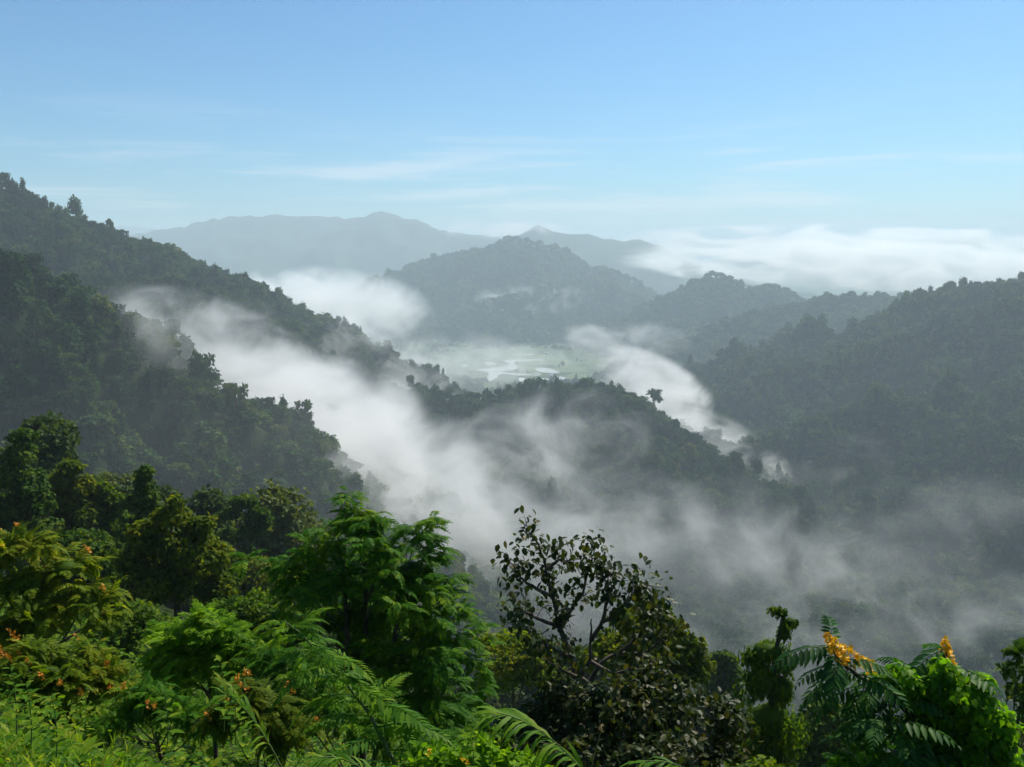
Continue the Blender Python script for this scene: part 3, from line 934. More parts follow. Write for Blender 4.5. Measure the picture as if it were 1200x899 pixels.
# ---- arching sapling in front of it
g = np.random.default_rng(102); D0 = 8.5
t_ = plant("sapling", base_under(475, 920, D0 - .8), "arching young tree with comb-like bright fronds, in front of the tall feathery tree", "sapling")
sp_ = np.array([at(480, 925, D0 - .7), at(455, 880, D0 - .5), at(432, 835, D0 - .2), at(405, 800, D0), at(378, 770, D0), at(352, 742, D0 + .1), at(333, 728, D0 + .1)])
tt = np.linspace(.12, 1, 19); P = np.stack([np.interp(tt, np.linspace(0, 1, 7), sp_[:, i]) for i in range(3)], -1)
side = np.where(np.arange(19) % 2, 1, -1)
D = np.stack([-.55 * np.ones(19) + .35 * side, -.75 * side * np.ones(19), .22 + .25 * tt], -1) + g.normal(0, .12, (19, 3))
D[side > 0] = np.stack([.75 + .2 * g.normal(size=(side > 0).sum()), -.35 + .2 * g.normal(size=(side > 0).sum()), .2 * np.ones((side > 0).sum())], -1)
D[side < 0] = np.stack([-.8 + .2 * g.normal(size=(side < 0).sum()), -.25 + .25 * g.normal(size=(side < 0).sum()), .2 * np.ones((side < 0).sum())], -1)
P = np.vstack([P, P[2:] + g.normal(0, .05, (17, 3))]); D = np.vstack([D, D[2:] * np.array([1, -1, 1]) + g.normal(0, .3, (17, 3))])
S = np.concatenate([.85 - .45 * tt ** 2, .7 - .4 * tt[2:] ** 2]) * g.uniform(.85, 1.15, 36)
part("foliage", t_, stamp(COMB_P, P, D, np.tile([[0, 0, 1.0]], (36, 1)), S, g), LM["sapling"])
part("stem", t_, tube(sp_, .022, .007, 6), STEM, True)

# ---- dark broad-leaved tree with bare forks
g = np.random.default_rng(103); D0 = 12.0
b = base_under(690, 900, D0, .3)
t_ = plant("dark_tree", b, "dark tree with sparse glossy brown-green leaves and bare forked branches in the centre", "tree")
BR = [  # branch lines in photo pixels with depth offset
    [(686, 905, 0), (680, 850, 0), (676, 800, 0), (668, 770, 0), (656, 735, .1), (648, 700, .2), (640, 668, .2), (632, 640, .1), (618, 622, 0)],
    [(676, 800, 0), (692, 775, -.1), (693, 745, -.1), (692, 725, -.1)],
    [(690, 800, .1), (705, 775, .2), (725, 765, .3), (745, 748, .3), (760, 730, .2), (762, 700, .3)],
    [(693, 750, -.1), (705, 730, -.2), (712, 705, -.2), (712, 685, -.1), (704, 672, 0)],
    [(656, 735, .1), (668, 715, .3), (682, 695, .4), (690, 670, .5), (694, 652, .5)],
    [(705, 730, -.2), (722, 720, -.3), (735, 706, -.3), (748, 690, -.3), (758, 686, -.3)],
    [(648, 700, .2), (630, 690, 0), (612, 680, -.2), (600, 664, -.3)],
    [(656, 735, .1), (630, 725, .3), (608, 712, .4), (598, 722, .4)],
    [(668, 770, 0), (640, 755, -.3), (618, 742, -.4)],
    [(640, 668, .2), (655, 655, .2), (668, 660, .3)],
    [(725, 765, .3), (750, 768, .5), (775, 752, .6), (788, 740, .6)],
    [(690, 800, .1), (660, 785, -.5), (640, 775, -.7)],
    [(692, 775, -.1), (720, 790, -.5), (755, 780, -.7)],
]
tr = []; tw = []; td = []
for i, ln in enumerate(BR):
    pts = np.array([at(px, py, D0 + dz) for px, py, dz in ln])
    q = np.linspace(0, 1, len(ln) * 3); fine = np.stack([np.interp(q, np.linspace(0, 1, len(ln)), pts[:, k]) for k in range(3)], -1) + g.normal(0, .008, (len(q), 3))
    tr.append(tube(fine, .065 if i == 0 else .034, .009, 7))
    m = q > (.42 if i == 0 else .35)
    if i in (1,): m = q > 2
    tw.append(fine[m]); td.append(np.gradient(fine, axis=0)[m])
tw = np.vstack(tw); td = np.vstack(td); td /= np.linalg.norm(td, axis=1, keepdims=True)
n = len(tw) * 2; tw = np.repeat(tw, 2, axis=0); td = np.repeat(td, 2, axis=0)
end = tw + (td * .4 + unit(g, n) * .8 + np.array([0, 0, .25])) * g.uniform(.12, .34, n)[:, None]
for a_, e_ in zip(tw[::2], end[::2]): tr.append(tube(np.array([a_, (a_ + e_) / 2 + [0, 0, -.01], e_]), .008, .004, 4))
end = end[g.random(n) < .95]; n = len(end)
LP = np.repeat(end, 9, axis=0) + g.normal(0, .085, (n * 9, 3)); dd = unit(g, n * 9) * .7; dd[:, 2] -= .55
part("crown", t_, leaves(LP, dd, unit(g, n * 9) * .5 + [0, 0, 1], .105 * g.uniform(.7, 1.3, n * 9), "ovate", 1.15), LM["dark"])
part("trunk", t_, merge(tr), BARK, True)

# ---- dark glossy bush at its foot
g = np.random.default_rng(104); D0 = 10.5
t_ = plant("bush", base_under(740, 880, D0), "wide dark glossy-leaved bush around the foot of the dark centre tree", "bush")
lb = lobes_px(D0, [(640, 850, 50, 42, .6), (600, 860, 40, 38, .9), (690, 845, 48, 45, .2), (740, 830, 50, 42, 0), (790, 825, 46, 34, .2), (830, 835, 40, 34, .4), (860, 860, 36, 34, .5), (780, 880, 70, 45, -.4), (700, 890, 70, 45, -.3), (850, 895, 50, 30, 0), (630, 900, 60, 40, 0), (760, 800, 34, 26, .5), (655, 812, 34, 22, .6)])
part("foliage", t_, leafy(g, clumpy(lb, g, 6, .45), 7500, .10, "ovate", .6, .35, 1.1), LM["dark"])
part("stem", t_, limbs(base_under(740, 880, D0), lb, .05, g), BARK, True)

# ---- big creeper-draped column
g = np.random.default_rng(105); D0 = 27.0
t_ = plant("creeper_column", base_under(905, 880, D0, .4), "tall dead trunk wrapped in hanging dark creepers with a tufted knob on top, right of centre", "tree")
lb = lobes_px(D0, [(915, 718, 12, 9, 0), (926, 730, 13, 9, 0), (906, 714, 8, 6, 0), (919, 742, 11, 14, 0), (900, 763, 30, 14, 0), (885, 772, 20, 16, .2), (918, 775, 20, 22, 0), (892, 800, 28, 28, 0), (915, 808, 22, 30, -.1), (900, 842, 36, 34, 0), (912, 870, 36, 34, .2), (890, 884, 40, 34, 0), (900, 915, 48, 36, 0)])
lb2 = clumpy(lb, g, 4, .5)
P, D, k = crown_points(g, lb2, 8500, -.15)
st = P[g.choice(len(P), 70)]; sn = 9
SP = np.repeat(st, sn, axis=0) + np.tile(np.arange(sn), 70)[:, None] * np.array([0, 0, -.09]) + g.normal(0, .04, (70 * sn, 3)) + [0, -.06, 0]
P = np.vstack([P, SP]); D = np.vstack([D, unit(g, 70 * sn)])
dd = D * .35 + g.normal(size=D.shape) * .35; dd[:, 2] -= .95
fol = leaves(P, dd, D + [0, 0, .2], .15 * g.uniform(.6, 1.3, len(P)), "ovate", .9)
part("foliage", t_, merge([fol, lobe_cores(lb, .7, g)]), LM["column"])
part("trunk", t_, tube(np.array([base_under(905, 880, D0, .4), at(905, 830, D0), at(908, 770, D0), at(918, 720, D0)]), .16, .05, 8), BARK, True)

# ---- yellow-flowering tree on the right with its creeper
g = np.random.default_rng(106); D0 = 9.5
b = base_under(1120, 930, D0, .2)
t_ = plant("flowering_tree", b, "arching tree with dark pinnate leaves and two upright yellow flower spikes at the right", "tree")
LB = [[(1130, 940, 0), (1105, 890, 0), (1075, 845, 0), (1040, 812, 0), (1005, 792, -.1), (982, 772, -.1), (972, 756, -.1)],
      [(1105, 890, 0), (1110, 840, .1), (1112, 800, .1), (1110, 775, .1), (1108, 758, .1)],
      [(1075, 845, 0), (1050, 850, -.4), (1025, 845, -.5)], [(1040, 812, 0), (1060, 795, .3), (1072, 778, .3)],
      [(1105, 890, 0), (1070, 885, -.5), (1045, 880, -.6)]]
tr = []; P = []; D = []; S = []
for i, ln in enumerate(LB):
    pts = np.array([at(px, py, D0 + dz) for px, py, dz in ln]); tr.append(tube(pts, .05 if i == 0 else .025, .009, 7))
    q = np.linspace(.3 if i == 0 else .35, .97, (18, 5, 8, 5, 7)[i])
    f = np.stack([np.interp(q, np.linspace(0, 1, len(ln)), pts[:, k]) for k in range(3)], -1)
    P.append(f); a = np.arange(len(q)) * 2.4 + g.uniform(0, .6, len(q))
    D.append(np.stack([np.cos(a) - .3, np.sin(a) * .9 - .25, .1 + .2 * g.normal(size=len(q))], -1)); S.append(g.uniform(.55, .85, len(q)))
P = np.vstack(P); D = np.vstack(D); S = np.concatenate(S)
# fans of leaves reaching out to the left from the end of the main branch
fan = [(985, 780), (992, 790), (1000, 795), (1012, 802), (1025, 808), (1040, 815), (1050, 828), (1062, 840), (1020, 800), (1005, 788)]
fp = np.array([at(x, y, D0 + g.uniform(-.3, .2)) for x, y in fan]); fd = np.stack([-np.ones(10) * .8 + .25 * g.normal(size=10), -.3 + .4 * g.normal(size=10), -.1 + .25 * g.normal(size=10)], -1)
P = np.vstack([P, fp]); D = np.vstack([D, fd]); S = np.concatenate([S, g.uniform(.6, .85, 10)])
part("foliage", t_, stamp(CASSIA_P, P, D, np.tile([[0, 0, 1.0]], (len(P), 1)) + g.normal(0, .12, (len(P), 3)), S, g), LM["cassia"])
part("trunk", t_, merge(tr), BARK, True)


def spike(a, b, n, rad, petal, rng):
    """upright flower panicle from a to b"""
    q = rng.uniform(0, 1, n) ** .8; c = a[None] + (b - a)[None] * q[:, None] + unit(rng, n) * (rad * (1.05 - .75 * q) * rng.uniform(.35, 1, n))[:, None]
    out = []
    k = 5; P = np.repeat(c, k, axis=0)
    ax = unit(rng, n) + [0, -.3, .5]; ax /= np.linalg.norm(ax, axis=1, keepdims=True)
    _, s, u = rot_basis(ax, np.tile([[0.1, 1.0, 0.2]], (n, 1)))
    an = np.tile(np.arange(k) * 2 * math.pi / k, n)
    D = np.cos(an)[:, None] * np.repeat(s, k, axis=0) + np.sin(an)[:, None] * np.repeat(u, k, axis=0) + .45 * np.repeat(ax, k, axis=0)
    sz = np.repeat(petal * (1.1 - .55 * q) * rng.uniform(.8, 1.2, n), k)
    return leaves(P, D, np.repeat(ax, k, axis=0), sz, "ovate", 1.5)


for (pa, pb, n, rd) in (((1003, 786, -.1), (968, 744, -.15), 125, .15), ((1112, 790, .1), (1107, 748, .1), 85, .115)):
    a_, b_ = at(pa[0], pa[1], D0 + pa[2]), at(pb[0], pb[1], D0 + pb[2])
    fl = part("flower_spike", t_, spike(a_ * .55 + b_ * .45 if False else a_ + (b_ - a_) * .25, b_, n, rd, .036, g), FLOWER)
    mesh_obj("stalk", *tube(np.array([a_, (a_ + b_) / 2, b_]) - np.array(t_.location)[None], .01, .004, 5), STEM, fl, True)
a_, b_ = at(1022, 782, D0 - .1), at(1000, 766, D0 - .15)
part("flower_spike", t_, spike(a_, b_, 90, .11, .028, g), FLOWER)

g = np.random.default_rng(107); D0 = 9.1
t_ = plant("creeper", base_under(1130, 930, D0 + .4), "bright heart-leaved creeper smothering the right side of the yellow-flowering tree", "vine")
lb = lobes_px(D0, [(1058, 792, 24, 18, .3), (1040, 798, 18, 14, .35), (1078, 806, 26, 22, .3), (1115, 805, 34, 28, .2), (1138, 825, 34, 36, .1), (1160, 850, 30, 36, 0), (1175, 880, 26, 36, 0), (1120, 850, 40, 40, .3), (1130, 895, 60, 45, .1), (1095, 835, 30, 34, .5), (1085, 880, 36, 40, .5), (1180, 915, 40, 40, 0), (1105, 785, 20, 14, .2), (1150, 800, 18, 14, .3)])
lb = clumpy(lb, g, 5, .5)
P, D, k = crown_points(g, lb, 7600, .3)
# loose strands hanging free of the mass
st = P[g.choice(len(P), 60)]; sn = 9
SP = np.repeat(st, sn, axis=0) + np.tile(np.arange(sn), 60)[:, None] * np.array([0, -.004, -.065]) + g.normal(0, .022, (60 * sn, 3)) + [0, -.05, 0]
P = np.vstack([P, SP]); D = np.vstack([D, unit(g, 60 * sn)])
dd = D * .45 + g.normal(size=D.shape) * .4; dd[:, 2] -= .8
part("foliage", t_, leaves(P, dd, D + g.normal(0, .25, D.shape) + [0, 0, .3], .078 * g.uniform(.55, 1.4, len(P)), "heart", 1.05), LM["vine"])
vn = []
for q in range(14):
    i = int(g.integers(len(P))); a_ = P[i]; vn.append(tube(bezier(a_, a_ + [g.normal(0, .15), -.1, -g.uniform(.4, .8)], (0, -.12, 0), 6), .006, .003, 4))
vn.append(tube(bezier(base_under(1130, 930, D0), at(1120, 840, D0 + .3), (0, 0, 0), 5), .03, .02, 6))
part("stem", t_, merge(vn), STEM, True)


# ---- other trees and bushes of the slope, by kind
def lobed(name, label, cat, dist, spec, n, size, shape, mat, seed, droop=.5, trunk=.06, feather=None, flowers=0, core=.62, width=1.0, base_px=None, fl_mat=None, fl_size=.04):
    g = np.random.default_rng(seed); lb0 = lobes_px(dist, spec); lb = clumpy(lb0, g, 6, .34 if "tower" in label else .42)
    cx = np.mean([s[0] for s in spec]) if base_px is None else base_px
    b = base_under(cx, 700, dist, .3)
    t = plant(name, b, label, cat)
    if feather:
        P, D, k = crown_points(g, lb, n, .35)
        dd = D + g.normal(size=D.shape) * .4; dd[:, 2] = dd[:, 2] * .5
        geo = stamp(feather, P - D * size * .5, dd, np.tile([[0, 0, 1.0]], (n, 1)) + g.normal(0, .2, (n, 3)), size * g.uniform(.7, 1.25, n), g)
    else:
        geo = leafy(g, lb, n, size, shape, droop, .3, width)
    if core: geo = merge([geo, lobe_cores(lb0 if feather else lb, .42 if feather else core, g)])
    part("crown" if cat == "tree" else "foliage", t, geo, mat)
    part("trunk" if cat == "tree" else "stem", t, limbs(b, lb0, trunk, g), BARK, True)
    if flowers:
        P, D, k = crown_points(g, lb, flowers, .5); P = P + D * size * .15
        for i in range(flowers):
            if D[i][1] > .5: continue
            part("flower_cluster", t, spike(P[i], P[i] + np.array([g.normal(0, .06), -.05, .16]) * fl_size / .04, 16, .08 * fl_size / .04, fl_size * .8, g), fl_mat or ORANGE)
    return t


lobed("green_tree", "rounded mid-green tree behind the dark centre tree, right side showing", "tree", 38, [(770, 742, 44, 30, 0), (800, 762, 30, 24, .5), (740, 728, 36, 22, 0), (760, 712, 26, 14, .4), (815, 785, 24, 18, 0), (775, 790, 50, 34, 1), (720, 770, 40, 34, 1)], 7980, 0.231, "tuft", LM["olive"], 201, trunk=.16)
lobed("spreading_tree", "flat spreading pale green tree between the feathery tree and the dark centre tree", "tree", 48, [(600, 748, 34, 9, 0), (575, 752, 22, 9, .4), (625, 756, 24, 10, 0), (600, 772, 46, 16, 1), (630, 790, 40, 20, 1), (580, 795, 40, 20, 0)], 5700, 0.231, "tuft", LM["yellow"], 202, trunk=.14)
lobed("misty_tree", "small round tree fading into mist left of the creeper column", "tree", 95, [(848, 775, 16, 14, 0), (840, 785, 14, 14, .5), (858, 790, 14, 14, 0), (848, 808, 20, 18, 0)], 2850, 0.476, "tuft", LM["deep"], 203, trunk=.25)
lobed("ragged_tree", "dark ragged tree cut off by the right edge of the picture", "tree", 19, [(1192, 768, 15, 14, 0), (1180, 785, 9, 9, 0), (1200, 790, 20, 16, .3), (1206, 755, 14, 12, .2), (1190, 810, 14, 12, 0), (1215, 815, 26, 20, .3), (1208, 840, 22, 20, 0)], 1100, .17, "ovate", LM["deep"], 204, trunk=.07, core=0)
lobed("bush", "small bright green bush at the bottom under the yellow flower spikes", "bush", 9.0, [(1015, 880, 22, 15, 0), (1035, 895, 26, 20, .2), (990, 900, 26, 20, 0), (1010, 910, 40, 24, 0)], 620, .09, "heart", LM["vine"], 205, trunk=.02, core=0)
lobed("leafy_tree", "dim grey-green leafy tree low behind the creeper column and yellow flowers", "tree", 46, [(960, 835, 32, 22, 0), (985, 850, 28, 22, 1), (945, 860, 34, 26, 0), (975, 885, 50, 36, 0), (1010, 870, 34, 26, 1)], 4940, 0.272, "tuft", LM["deep"], 206, trunk=.16)
lobed("yellow_tree", "yellow-green tree with orange blossom at the left edge", "tree", 21, [(30, 640, 40, 26, 0), (75, 668, 44, 28, 0), (20, 690, 46, 34, -.4), (105, 695, 38, 24, -.3), (60, 715, 52, 34, -.5), (120, 720, 30, 18, .2), (-15, 660, 40, 40, 0), (10, 740, 50, 34, -.5)], 620, .6, None, LM["yellow"], 207, feather=FEATHER_P, flowers=30, trunk=.1, fl_size=.05)
lobed("bush", "rounded bright lime green bush standing left of the feathery tree", "bush", 15.5, [(240, 735, 44, 28, 0), (205, 745, 34, 26, .2), (275, 745, 34, 26, .1), (235, 718, 16, 14, 0), (290, 765, 34, 28, .2), (200, 775, 42, 34, 0), (250, 780, 60, 40, -.2)], 900, .34, None, LM["bush"], 208, feather=[pinnate(7, .42, .4, 1.3, 21), pinnate(7, .42, .7, 1.3, 22)], trunk=.05)
lobed("shrub", "yellowish flowering shrub below the orange-blossomed tree at far left", "bush", 12.5, [(40, 770, 46, 26, 0), (95, 775, 40, 26, 0), (10, 790, 40, 30, -.2), (70, 805, 56, 32, -.3), (130, 800, 34, 24, .1)], 520, .36, None, LM["yellow"], 209, feather=FEATHER_P, flowers=24, trunk=.03, fl_size=.032)
lobed("shrub", "mid-green feathery shrub between the lime bush and the grass", "bush", 11.0, [(170, 815, 36, 28, 0), (205, 835, 34, 28, -.2), (150, 835, 40, 26, 0), (240, 850, 40, 26, -.2), (130, 850, 26, 20, .2)], 420, .33, None, LM["feather"], 210, feather=COMB_P, flowers=10, trunk=.03, fl_size=.03)
lobed("shrub", "orange-flowered weed shrub beside the arching sapling", "bush", 9.5, [(290, 820, 34, 26, 0), (320, 835, 36, 28, .1), (265, 840, 28, 22, -.1), (345, 860, 36, 26, 0)], 360, .28, None, LM["olive"], 211, feather=FEATHER_P, flowers=18, trunk=.02, fl_size=.028, core=.5)
lobed("bush", "green bush filling the gap below the feathery tree", "bush", 13.5, [(350, 790, 44, 38, .5), (310, 770, 34, 30, .8), (400, 830, 56, 44, .4), (450, 860, 56, 40, 0), (330, 830, 46, 34, .2), (520, 880, 50, 34, -.3), (560, 870, 44, 30, .2)], 900, .42, None, LM["feather"], 212, feather=COMB_P, trunk=.04)
lobed("shrub", "low light green shrub with yellow tips at the bottom, below the feathery tree", "bush", 7.5, [(560, 885, 40, 22, 0), (590, 895, 34, 22, .1), (525, 895, 40, 22, 0), (490, 895, 36, 18, .1), (620, 905, 34, 22, 0)], 650, .085, "ovate", LM["bush"], 213, trunk=.015, flowers=3, fl_mat=FLOWER, fl_size=.02, core=.5)
lobed("shrub", "yellow-leaved sprig at the bottom beside the dark glossy bush", "bush", 7.5, [(885, 899, 14, 8, 0), (900, 893, 10, 7, 0), (870, 908, 20, 10, 0)], 130, .075, "ovate", LM["yellow"], 214, trunk=.01, core=0)

# the dark forest trees at the left, farther down the slope
lobed("creeper_tree", "tallest creeper-covered tree at the left edge, like a shaggy tower", "tree", 74, [(25, 512, 17, 12, 0), (22, 532, 25, 16, 0), (12, 556, 30, 18, 0), (32, 565, 28, 20, 0), (45, 590, 24, 20, -.5), (10, 595, 38, 24, 0), (25, 625, 50, 28, 0), (0, 650, 50, 34, 0)], 12350, 0.354, "tuft", LM["deep"], 220, trunk=.4, droop=.8)
lobed("forest_tree", "bushy green tree just right of the shaggy creeper tower", "tree", 80, [(80, 550, 18, 12, 0), (72, 565, 24, 14, 0), (95, 570, 20, 15, 0), (70, 590, 34, 18, 0), (95, 605, 30, 20, 0), (80, 630, 44, 26, 0)], 7980, 0.374, "tuft", LM["olive"], 221, trunk=.35)
lobed("forest_tree", "pale olive tree standing between the two creeper towers", "tree", 82, [(118, 575, 16, 14, 0), (110, 592, 26, 18, 0), (135, 590, 16, 15, 0), (125, 612, 30, 20, 0), (120, 640, 40, 26, 0)], 6840, 0.374, "tuft", LM["column"], 222, trunk=.35)
lobed("creeper_tree", "slender creeper-draped tree with a round top, second tower from the left", "tree", 70, [(171, 554, 12, 11, 0), (168, 568, 13, 12, 0), (172, 582, 18, 12, 0), (158, 588, 18, 11, 0), (178, 602, 20, 16, 0), (165, 620, 30, 24, 0), (170, 650, 36, 30, 0)], 9880, 0.313, "tuft", LM["deep"], 223, trunk=.3, droop=.8)
lobed("forest_tree", "large olive tree with drooping boughs in front of the slender creeper tower", "tree", 46, [(200, 605, 26, 16, 0), (175, 625, 30, 20, 0), (230, 618, 26, 16, 0), (240, 612, 14, 10, -.4), (210, 640, 48, 24, -.4), (165, 660, 36, 26, 0), (240, 655, 40, 28, -.4), (200, 680, 54, 32, -.4), (255, 690, 36, 28, 0), (150, 700, 44, 34, 0), (205, 588, 12, 10, 0)], 14250, 0.245, "tuft", LM["olive"], 224, trunk=.3, droop=.9, core=.55)
lobed("forest_tree", "dark open tree with a visible pale trunk at the edge of the mist", "tree", 104, [(288, 588, 16, 9, 0), (275, 600, 12, 9, 0), (300, 604, 14, 11, 0), (312, 612, 9, 9, 0), (262, 605, 8, 8, 0), (295, 622, 16, 11, 0), (270, 628, 12, 11, 0), (290, 648, 12, 12, 0)], 4560, 0.408, "tuft", LM["deep"], 225, trunk=.4, core=.5)
lobed("forest_tree", "dim feathery trees' edge below the open tree at the mist", "tree", 84, [(290, 670, 40, 20, 0), (260, 660, 24, 18, 0), (320, 690, 38, 20, 0), (280, 700, 56, 28, 0), (330, 720, 44, 26, 0)], 7980, 0.340, "tuft", LM["olive"], 226, trunk=.35)
lobed("forest_tree", "shadowy green tree below the bushy left trees", "tree", 56, [(95, 640, 34, 22, 0), (60, 650, 34, 24, 0), (130, 665, 30, 24, 0), (90, 680, 56, 32, 0), (120, 710, 60, 34, 0)], 9880, 0.272, "tuft", LM["deep"], 227, trunk=.3)
lobed("forest_tree", "green tree low behind the lime bush", "tree", 34, [(300, 715, 34, 22, 0), (330, 740, 36, 28, 0), (270, 720, 30, 20, 0), (300, 760, 56, 36, 0), (160, 730, 40, 26, 0), (130, 760, 50, 34, 0)], 9880, 0.190, "tuft", LM["column"], 228, trunk=.2)


# ------------------------------------------------------------------ low growth close to the viewer
def undergrowth():
    g = np.random.default_rng(401)
    parts = []
    # broad weeds
    n = 150000
    r = 2.6 * np.exp(g.uniform(0, 1, n) ** .85 * math.log(70 / 2.6)); a = g.uniform(R(-42), R(42), n)
    x = r * np.sin(a); y = r * np.cos(a); z = fore_height(x, y)
    tall = (0.5 + 0.5 * fbm(x / 1.3, y / 1.3, 77, 2)) * np.clip(.22 + r * .035, .2, 1.3)
    k = fbm(x / .9, y / .9, 78, 3) + g.uniform(-.25, .25, n) > -.08
    x, y, z, r, tall = x[k], y[k], z[k], r[k], tall[k]; n = len(x)
    h = g.uniform(0, 1, n) ** .7 * tall * 1.25
    P = np.stack([x, y, z + h - .05], -1); D = unit(g, n); D[:, 2] = D[:, 2] * .45 - .12
    sz = (.024 + .0052 * r) * np.exp(g.normal(0, .38, n))
    parts.append(leaves(P, D, unit(g, n) * .4 + [0, 0, 1], sz, "ovate", g.uniform(.7, 1.3, n)))
    return merge(parts)


def grass_tufts():
    g = np.random.default_rng(402)
    n = 15000
    r = 2.6 * np.exp(g.uniform(0, 1, n) ** 1.2 * math.log(11 / 2.6)); a = g.uniform(R(-38), R(36), n)
    x = r * np.sin(a); y = r * np.cos(a)
    k = (fbm(x / 1.1, y / 1.1, 79, 2) > -.22)
    x, y, r = x[k], y[k], r[k]; n = len(x)
    z = fore_height(x, y)
    D = unit(g, n) * .55 + [0, 0, .8]
    ln = g.uniform(.18, .42, n)
    return leaves(np.stack([x, y, z - .02], -1), D, unit(g, n) + [0, 0, .6], ln, "blade", g.uniform(.5, 1.1, n))


v, f = undergrowth(); o = mesh_obj("ground_cover", v, f, LM["weed"]); tag(o, "tangle of broad-leaved weeds covering the near slope", kind="stuff")
v, f = grass_tufts(); o = mesh_obj("grass", v, f, LM["grass"]); tag(o, "long bright green grass growing through the weeds", kind="stuff")


def herb(px, py_top, dist, h, n, label, seed, leaf=.12, mat="weed", lean=(0, 0), name="weed", cat="weed"):
    g = np.random.default_rng(seed); top = at(px, py_top, dist); b = top - np.array([lean[0], lean[1], h])
    t = plant(name, b, label, cat)
    st = bezier(b, top, (.03, 0, 0), 8); q = np.linspace(.25, 1, n); P = np.stack([np.interp(q, np.linspace(0, 1, 8), st[:, k]) for k in range(3)], -1)
    a = np.arange(n) * 2.3 + g.uniform(0, .4, n); D = np.stack([np.cos(a), np.sin(a), .35 - .5 * (1 - q)], -1)
    part("foliage", t, leaves(P, D, np.tile([[0, 0, 1.0]], (n, 1)), leaf * (1.15 - .55 * q) * g.uniform(.8, 1.2, n), "ovate", .75), LM[mat])
    part("stem", t, tube(st, .0045, .002, 5), STEM, True)
    return t


herb(258, 772, 6.6, .62, 22, "tall leafy weed stem rising in front of the lime bush", 411, .13)
herb(272, 800, 6.2, .5, 18, "shorter leafy weed stem just right of the tall weed", 412, .12)
herb(192, 808, 5.8, .42, 10, "single upright sprout with narrow leaves over the grass", 413, .10)
herb(30, 800, 5.2, .42, 20, "leafy green weed at the left edge of the grass", 414, .11)
herb(60, 815, 5.0, .40, 20, "bushy weed right of the left edge, over the grass", 415, .11)
herb(553, 868, 7.0, .4, 9, "small upright sprout at the bottom under the feathery tree", 416, .10)
herb(12, 780, 5.6, .5, 20, "pale-tipped weed highest at the left edge", 417, .10)


def arch(px0, px1, dist, n, ll, label, seed, lift=.35, mat="grass"):
    """arching cane with hanging blades"""
    g = np.random.default_rng(seed); a_, b_ = at(px0[0], px0[1], dist), at(px1[0], px1[1], dist - .25)
    t = plant("cane_grass", a_, label, "grass plant")
    st = bezier(a_, b_, (0, 0, lift), 10); q = np.linspace(.12, 1, n); P = np.stack([np.interp(q, np.linspace(0, 1, 10), st[:, k]) for k in range(3)], -1)
    s = np.where(np.arange(n) % 2, 1, -1)
    d = np.gradient(st, axis=0); dv = np.stack([np.interp(q, np.linspace(0, 1, 10), d[:, k]) for k in range(3)], -1); dv /= np.linalg.norm(dv, axis=1, keepdims=True)
    D = dv * .8 + np.stack([.1 * g.normal(size=n), s * .5, -.55 + .25 * g.normal(size=n)], -1)
    part("foliage", t, leaves(P, D, np.tile([[0, 0, 1.0]], (n, 1)) + g.normal(0, .2, (n, 3)), ll * g.uniform(.7, 1.2, n), "blade", 1.3), LM[mat])
    part("stem", t, tube(st, .008, .003, 5), STEM, True)


arch((700, 925), (582, 835), 6.5, 34, .30, "arching cane grass with hanging pale blades at the bottom centre", 421, .25)
arch((840, 930), (752, 893), 6.5, 22, .24, "pale grass plume at the bottom right of the dry stalk", 422, .2)
arch((455, 930), (372, 888), 5.5, 20, .2, "feathery grass plume at the bottom left of centre", 423, .18)
arch((330, 900), (262, 812), 6.4, 20, .2, "grey-green arching plume beside the leafy weed stems", 424, .2)

t_ = plant("dry_stalk", at(688, 925, 7.0), "thin dry straw stalk leaning in front of the dark bush", "stalk")
part("stem", t_, tube(bezier(at(688, 925, 7.0), at(705, 855, 7.05), (-.01, 0, .02), 6), .006, .003, 5), STRAW, True)
part("seed_head", t_, leafy(np.random.default_rng(5), [(*at(705, 853, 7.05), .012, .012, .035)], 24, .03, "leaflet"), STRAW)

# ------------------------------------------------------------------ valley floor: ponds, fields, houses
WATER, nt, out = new_mat("sky_pale_water")
p = nt.nodes.new("ShaderNodeBsdfPrincipled"); p.inputs["Base Color"].default_value = (.60, .64, .62, 1); p.inputs["Roughness"].default_value = .15  # pale base colour stands in for bright sky reflected on the ponds
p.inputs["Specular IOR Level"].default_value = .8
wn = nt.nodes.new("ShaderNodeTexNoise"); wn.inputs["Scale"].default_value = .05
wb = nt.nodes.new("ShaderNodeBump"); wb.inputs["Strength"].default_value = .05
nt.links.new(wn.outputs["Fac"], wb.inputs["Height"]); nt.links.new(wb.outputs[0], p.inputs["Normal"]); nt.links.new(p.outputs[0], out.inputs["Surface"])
RICE = noise_mat("rice_field", [(.35, (.07, .12, .045)), (.6, (.13, .17, .075))], scale=.02)


def flat_patch(name, outline, z, mat, kind="structure"):
    import bmesh
    bm = bmesh.new(); vs = []
    n = len(outline); k = 4
    for i in range(n):
        p0, p1, p2, p3 = [np.array(outline[(i + j) % n], float) for j in (-1, 0, 1, 2)]
        for s in range(k):
            t = s / k
            q = .5 * (2 * p1 + (p2 - p0) * t + (2 * p0 - 5 * p1 + 4 * p2 - p3) * t * t + (3 * p1 - p0 - 3 * p2 + p3) * t ** 3)
            w = on_plane(q[0], q[1], z); vs.append(bm.verts.new(w))
    f = bm.faces.new(vs)
    import bmesh as _b
    _b.ops.triangulate(bm, faces=[f]); bm.normal_update()
    if sum(x.normal.z for x in bm.faces) < 0: _b.ops.reverse_faces(bm, faces=bm.faces)
    me = bpy.data.meshes.new(name); bm.to_mesh(me); bm.free(); me.materials.append(mat)
    o = bpy.data.objects.new(name, me); COL.objects.link(o); tag(o, kind=kind)
    return o


